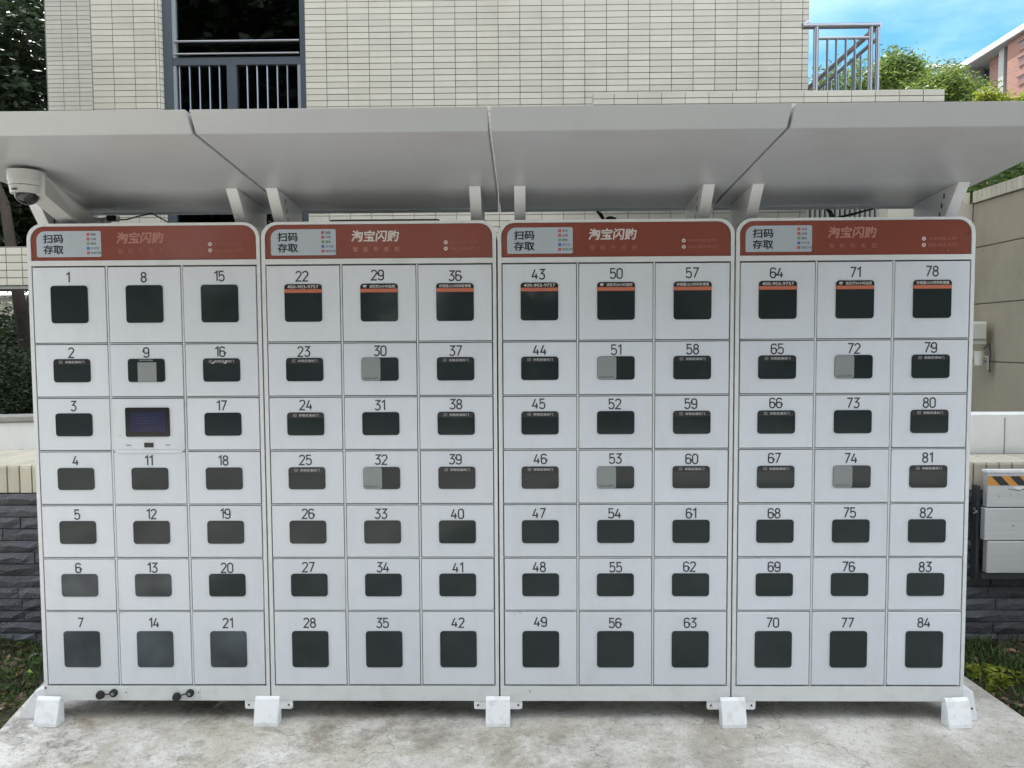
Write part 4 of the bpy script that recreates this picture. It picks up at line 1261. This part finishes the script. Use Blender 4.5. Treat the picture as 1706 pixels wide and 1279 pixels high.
tree('bush', (-4.2, 3.6, .90), [(-4.6, 3.9, 1.40, .6, .4, .42), (-5.1, 3.7, 1.5, .6, .4, .55), (-3.9, 4.0, 1.25, .5, .4, .35)],
     20000, .026, LEAFDK, 'dark bush behind the leaning trunk left of the lockers', 'bush', None, .02, 84, clump=.08)

# ------------------------------------------------------------------ grass and litter
def grass_beds():
    g = np.random.default_rng(5)
    def inside_pad(x, y):
        if x < 0: lim = -1.99 - .226*(y) if y > -.2 else -1.96
        else: lim = 2.11 - .05*y
        return (abs(x) < abs(lim) + .015)
    def make(name, x0, x1, n, size, ma, lab, wide=.10, hfac=1.0, flatlay=False, dens=None):
        xs = g.uniform(x0, x1, n*2); ys = g.uniform(-.45, .83, n*2)
        keep = [i for i in range(n*2) if not inside_pad(xs[i], ys[i]) and (dens is None or g.random() < dens(xs[i], ys[i]))][:n]
        x, y = xs[keep], ys[keep]; N = len(x)
        z = -.045 + .012*np.sin(x*5+y*3) + .012*np.sin(x*11-y*9) + .03*np.maximum(0, y-.3)/.6
        if flatlay:
            th = g.uniform(0, 2*math.pi, N); s = size*(.5+g.random(N))
            a = np.stack([np.cos(th), np.sin(th), g.uniform(-.35, .35, N)], 1)*s[:, None]
            b = np.stack([-np.sin(th), np.cos(th), g.uniform(-.5, .5, N)], 1)*s[:, None]*.45
            P = np.stack([x, y, z+.012+g.random(N)*.012], 1)
            V = np.stack([P-a, P-b, P+a, P+b], 1).reshape(-1, 3)
        else:
            th = g.uniform(0, 2*math.pi, N); h = size*(.4+.9*g.random(N))
            lean = g.uniform(.1, 1.0, N)
            d = np.stack([np.cos(th), np.sin(th), np.zeros(N)], 1)
            sd_ = np.stack([-np.sin(th), np.cos(th), np.zeros(N)], 1)*(wide*h)[:, None]
            P = np.stack([x, y, z], 1)
            mid = P + d*(h*lean*.35)[:, None] + np.array([0, 0, 1])*(h*.6)[:, None]
            tip = P + d*(h*lean)[:, None] + np.array([0, 0, 1])*(h*.85)[:, None]
            V = np.stack([P-sd_*.6, mid-sd_*.5, tip, mid+sd_*.6], 1).reshape(-1, 3)
        o = quads_obj(name, V, ma)
        tag(o, lab, name.replace('_', ' '), kind='stuff')
    patch = lambda x, y: .25 + .75*(math.sin(x*6.1+1.3)*math.sin(y*7.3+.4+x) > -.25)
    make('grass', -4.2, -1.9, 15000, .045, GRASS, 'patchy dark grass on the soil left of the concrete pad', dens=lambda x, y: patch(x, y)*.8)
    make('grass', 2.05, 4.2, 26000, .050, GRASS, 'green grass on the soil right of the concrete pad', dens=patch)
    make('leaf_litter', -4.2, -1.9, 1500, .020, LITTER, 'brown fallen leaves scattered on the soil left of the pad', flatlay=True)
    make('leaf_litter', 2.05, 4.2, 900, .020, LITTER, 'brown fallen leaves scattered on the soil right of the pad', flatlay=True)
    # small broad ground weeds mixed in
    make('ground_weeds', -4.2, -1.9, 3500, .016, LEAFMID, 'small green weeds creeping over the soil left of the pad', flatlay=True)
    make('ground_weeds', 2.05, 4.2, 2600, .012, LEAFMID, 'small green weeds creeping over the soil right of the pad', flatlay=True)
grass_beds()

def fallen(name, loc, L, W, ma, lab, rz, cat='leaf'):
    m = M(); n = 6; vs_ = []
    for i in range(n+1):
        t = i/n; w = W*math.sin(math.pi*min(max(t, .03), .97))**.8
        z = .010 + .012*math.sin(t*math.pi)
        vs_ += [((t-.5)*L, -w/2, z+.006), ((t-.5)*L, 0, z), ((t-.5)*L, w/2, z+.008)]
    fs = []
    for i in range(n):
        a = i*3; fs += [(a, a+3, a+4, a+1), (a+1, a+4, a+5, a+2)]
    m.add(vs_, fs)
    o = m.build(name, ma, loc=loc, smooth=True, rot=(R(12), R(-8), rz)); tag(o, lab, cat)
def flat(name, c, r=.6): return mat(name, c, r, var=.1, scale=60)
fallen('fallen_leaf', (-2.30, .66, -.022), .055, .022, flat('pale_dead_leaf', (.36, .34, .28)), 'pale curled dead leaf on the grass nearest the left stone wall', .6)
fallen('fallen_leaf', (-2.22, .487, -.030), .050, .020, flat('lime_leaf', (.24, .32, .06)), 'lime green fallen leaf on the grass left of the lockers', -.15)
fallen('fallen_leaf', (-2.29, .55, -.028), .045, .022, flat('pinkish_dead_leaf', (.27, .17, .12)), 'pinkish brown fallen leaf just left of the lime green one', .9)
fallen('fallen_leaf', (2.40, .67, -.015), .030, .028, flat('cream_leaf', (.50, .46, .34)), 'round cream fallen leaf on the grass under the silver boards', .2)
fallen('fallen_leaf', (2.47, .71, -.018), .090, .025, flat('brown_leaf', (.27, .16, .10)), 'long brown fallen leaf beside the round cream one', -.7)
fallen('fallen_leaf', (-1.165, .12, -.004), .060, .025, flat('grey_dead_leaf', (.30, .29, .25)), 'grey dead leaf on the pad under the leftmost locker', .4)
def weed():
    root = empty('weed_clump', (2.38, .42, -.03), 'bright lime weed seedlings by the right edge of the concrete pad', 'weeds')
    V = leaf_cloud([(2.20, .46, -.005, .08, .05, .018), (2.30, .42, -.005, .09, .05, .018), (2.16, .36, -.01, .05, .04, .014)], 420, .017, 91, .018, flat=.3)
    quads_obj('foliage', V, LEAFYEL, root, (2.38, .42, -.03))
weed()

# ------------------------------------------------------------------ far buildings
def brick_building():
    root = empty('brick_building', (16, 24, -.05), 'red brick building with a white roof fascia at the upper right', 'building')
    X, Y = -16, -24
    m = M(); m.box(16.07+X, 24+X, 10+Y, 23.08+Y, 0, 11.29); m.build('wing', BRICK, root)             # near brick wing
    m = M(); m.box(16.40+X, 24+X, 23.72+Y, 24.61+Y, 0, 11.29); m.build('wall', BRICK, root)
    m = M(); m.box(16.75+X, 24+X, 24.62+Y, 25.43+Y, 0, 10.44); m.build('wall', BRICK, root)
    m = M(); m.box(16.76+X, 24+X, 24.62+Y, 29+Y, 10.45, 11.285); m.box(16.95+X, 24+X, 25.7+Y, 29+Y, 0, 10.44); m.build('wall', GREYREN, root)
    m = M(); m.box(16.45+X, 17.0+X, 23.085+Y, 23.41+Y, 9.7, 11.29); m.build('recess', GREYREN, root)
    m = M(); m.box(16.16+X, 16.8+X, 23.42+Y, 23.71+Y, 0, 11.29); m.build('column', GREYREN, root)
    m = M(); m.box(16.16+X, 16.75+X, 25.44+Y, 25.68+Y, 0, 11.29); m.build('column', GREYREN, root)
    m = M(); m.box(16.18+X, 17.0+X, 23.085+Y, 23.415+Y, 0, 9.69)
    m.xprism([(23.72+Y, 9.70), (24.6+Y, 9.30), (24.6+Y, 9.15), (23.72+Y, 9.50)], 16.2+X, 16.39+X); m.build('ledge', GREYREN, root)
    m = M(); m.box(16.72+X, 16.755+X, 24.75+Y, 25.38+Y, 10.46, 11.2); w = m.build('window', DARKWIN, root)
    m = M()
    for a, b, c, d in ((24.72, 24.75, 10.44, 11.23), (25.38, 25.42, 10.44, 11.23), (24.75, 25.38, 10.93, 10.96), (25.05, 25.08, 10.46, 10.93)):
        m.box(16.70+X, 16.719+X, a+Y, b+Y, c, d)
    m.build('frame', FRAMEM, w)
    m = M(); m.box(16.37+X, 16.398+X, 24.0+Y, 24.08+Y, 10.2, 11.1); m.build('window', DARKWIN, root)
    for z in (10.95, 10.45, 9.85):
        m = M(); m.box(16.04+X, 16.068+X, 21.9+Y, 22.45+Y, z-.16, z+.10); w = m.build('window', mat('brown_window', (.16, .06, .045), .5), root)
        m = M(); m.box(16.01+X, 16.038+X, 21.86+Y, 22.49+Y, z+.11, z+.14); m.build('sill', DARKMET, w)
    m = M(); m.box(15.93+X, 24.5+X, 8+Y, 25.9+Y, 11.295, 11.315); m.build('soffit', GREYREN, root)
    m = M(); m.box(15.90+X, 24.5+X, 8+Y, 25.93+Y, 11.32, 11.50); m.build('roof', EAVEW, root)
    return root
def far_towers():
    t = empty('tower_block', (29.7, 60, -.05), 'white top of a distant tower peeking over the trees', 'building')
    m = M(); m.box(-.55, .45, 0, 4, 0, 24.4); m.build('wall', TOWERW, t)
    m = M()
    for k in range(4): m.box(-.3, -.0, -.03, 0, 20.5+k*.9, 21.0+k*.9)
    m.build('window', DARKWIN, t)
    t = empty('tower_block', (33.6, 60, -.05), 'flat-roofed distant block left of the brick building roof', 'building')
    m = M(); m.box(-1.1, 1.3, 0, 5, 0, 22.9); m.build('wall', mat('pale_blue_render', (.45, .6, .7), .6), t)
    m = M(); m.box(-1.15, 1.35, -.05, 5, 23.2, 23.45); m.box(-1.1, -.95, 0, .1, 22.9, 23.2); m.build('roof', TOWERW, t)
    t = empty('pale_house', (-11.3, 14.5, -.05), 'pale building glimpsed between the trunks at the left', 'building')
    m = M(); m.box(-2.4, .9, 0, 4, 0, 2.62); m.build('wall', CREAMW, t)
    m = M()
    for k in range(12): m.box(-.6+k*.1, -.56+k*.1, -.03, 0, 1.6, 2.2)
    m.build('louvre', DARKMET, t)
    m = M(); m.box(-2.5, 1.0, -.2, 4, 2.62, 2.7); m.build('roof', COPING, t)
brick_building()
far_towers()

# street trees and an added hedge across the plaza: they show as reflections in the window and the glossy panes
for i, (x, y, r, h, lab) in enumerate(((-11, -12, 4.8, 12.5, 'broad street tree across the plaza, far left, seen in reflections'), (-4.4, -12.5, 4.4, 11.5, 'broad street tree across the plaza, left of centre, seen in reflections'),
        (2.4, -13, 4.0, 9.5, 'smaller street tree across the plaza, centre, seen in reflections'), (9.5, -14.5, 3.8, 7.5, 'smaller street tree across the plaza, right, seen in reflections'))):
    tree('street_tree', (x, y, -.05), blobs_round(x, y, h*.60, r, h*.55, 12, 90+i), 12000, .28, LEAFDK, lab, 'tree', 'street trees across the plaza', .22, 95+i, clump=.5)

tree('hedge', (0, -20, -.05), [(x, -20 + (i % 3)*.4, 1.9 + .3*math.sin(i*1.7), 2.6, 1.4, 2.1) for i, x in enumerate(range(-27, 28, 3))], 30000, .20, LEAFDK,
     'unseen tall hedge added across the plaza to darken the reflected horizon', 'hedge', None, .08, 120, clump=.3, limbs=4)  # unseen hedge added to darken the horizon mirrored in the panes
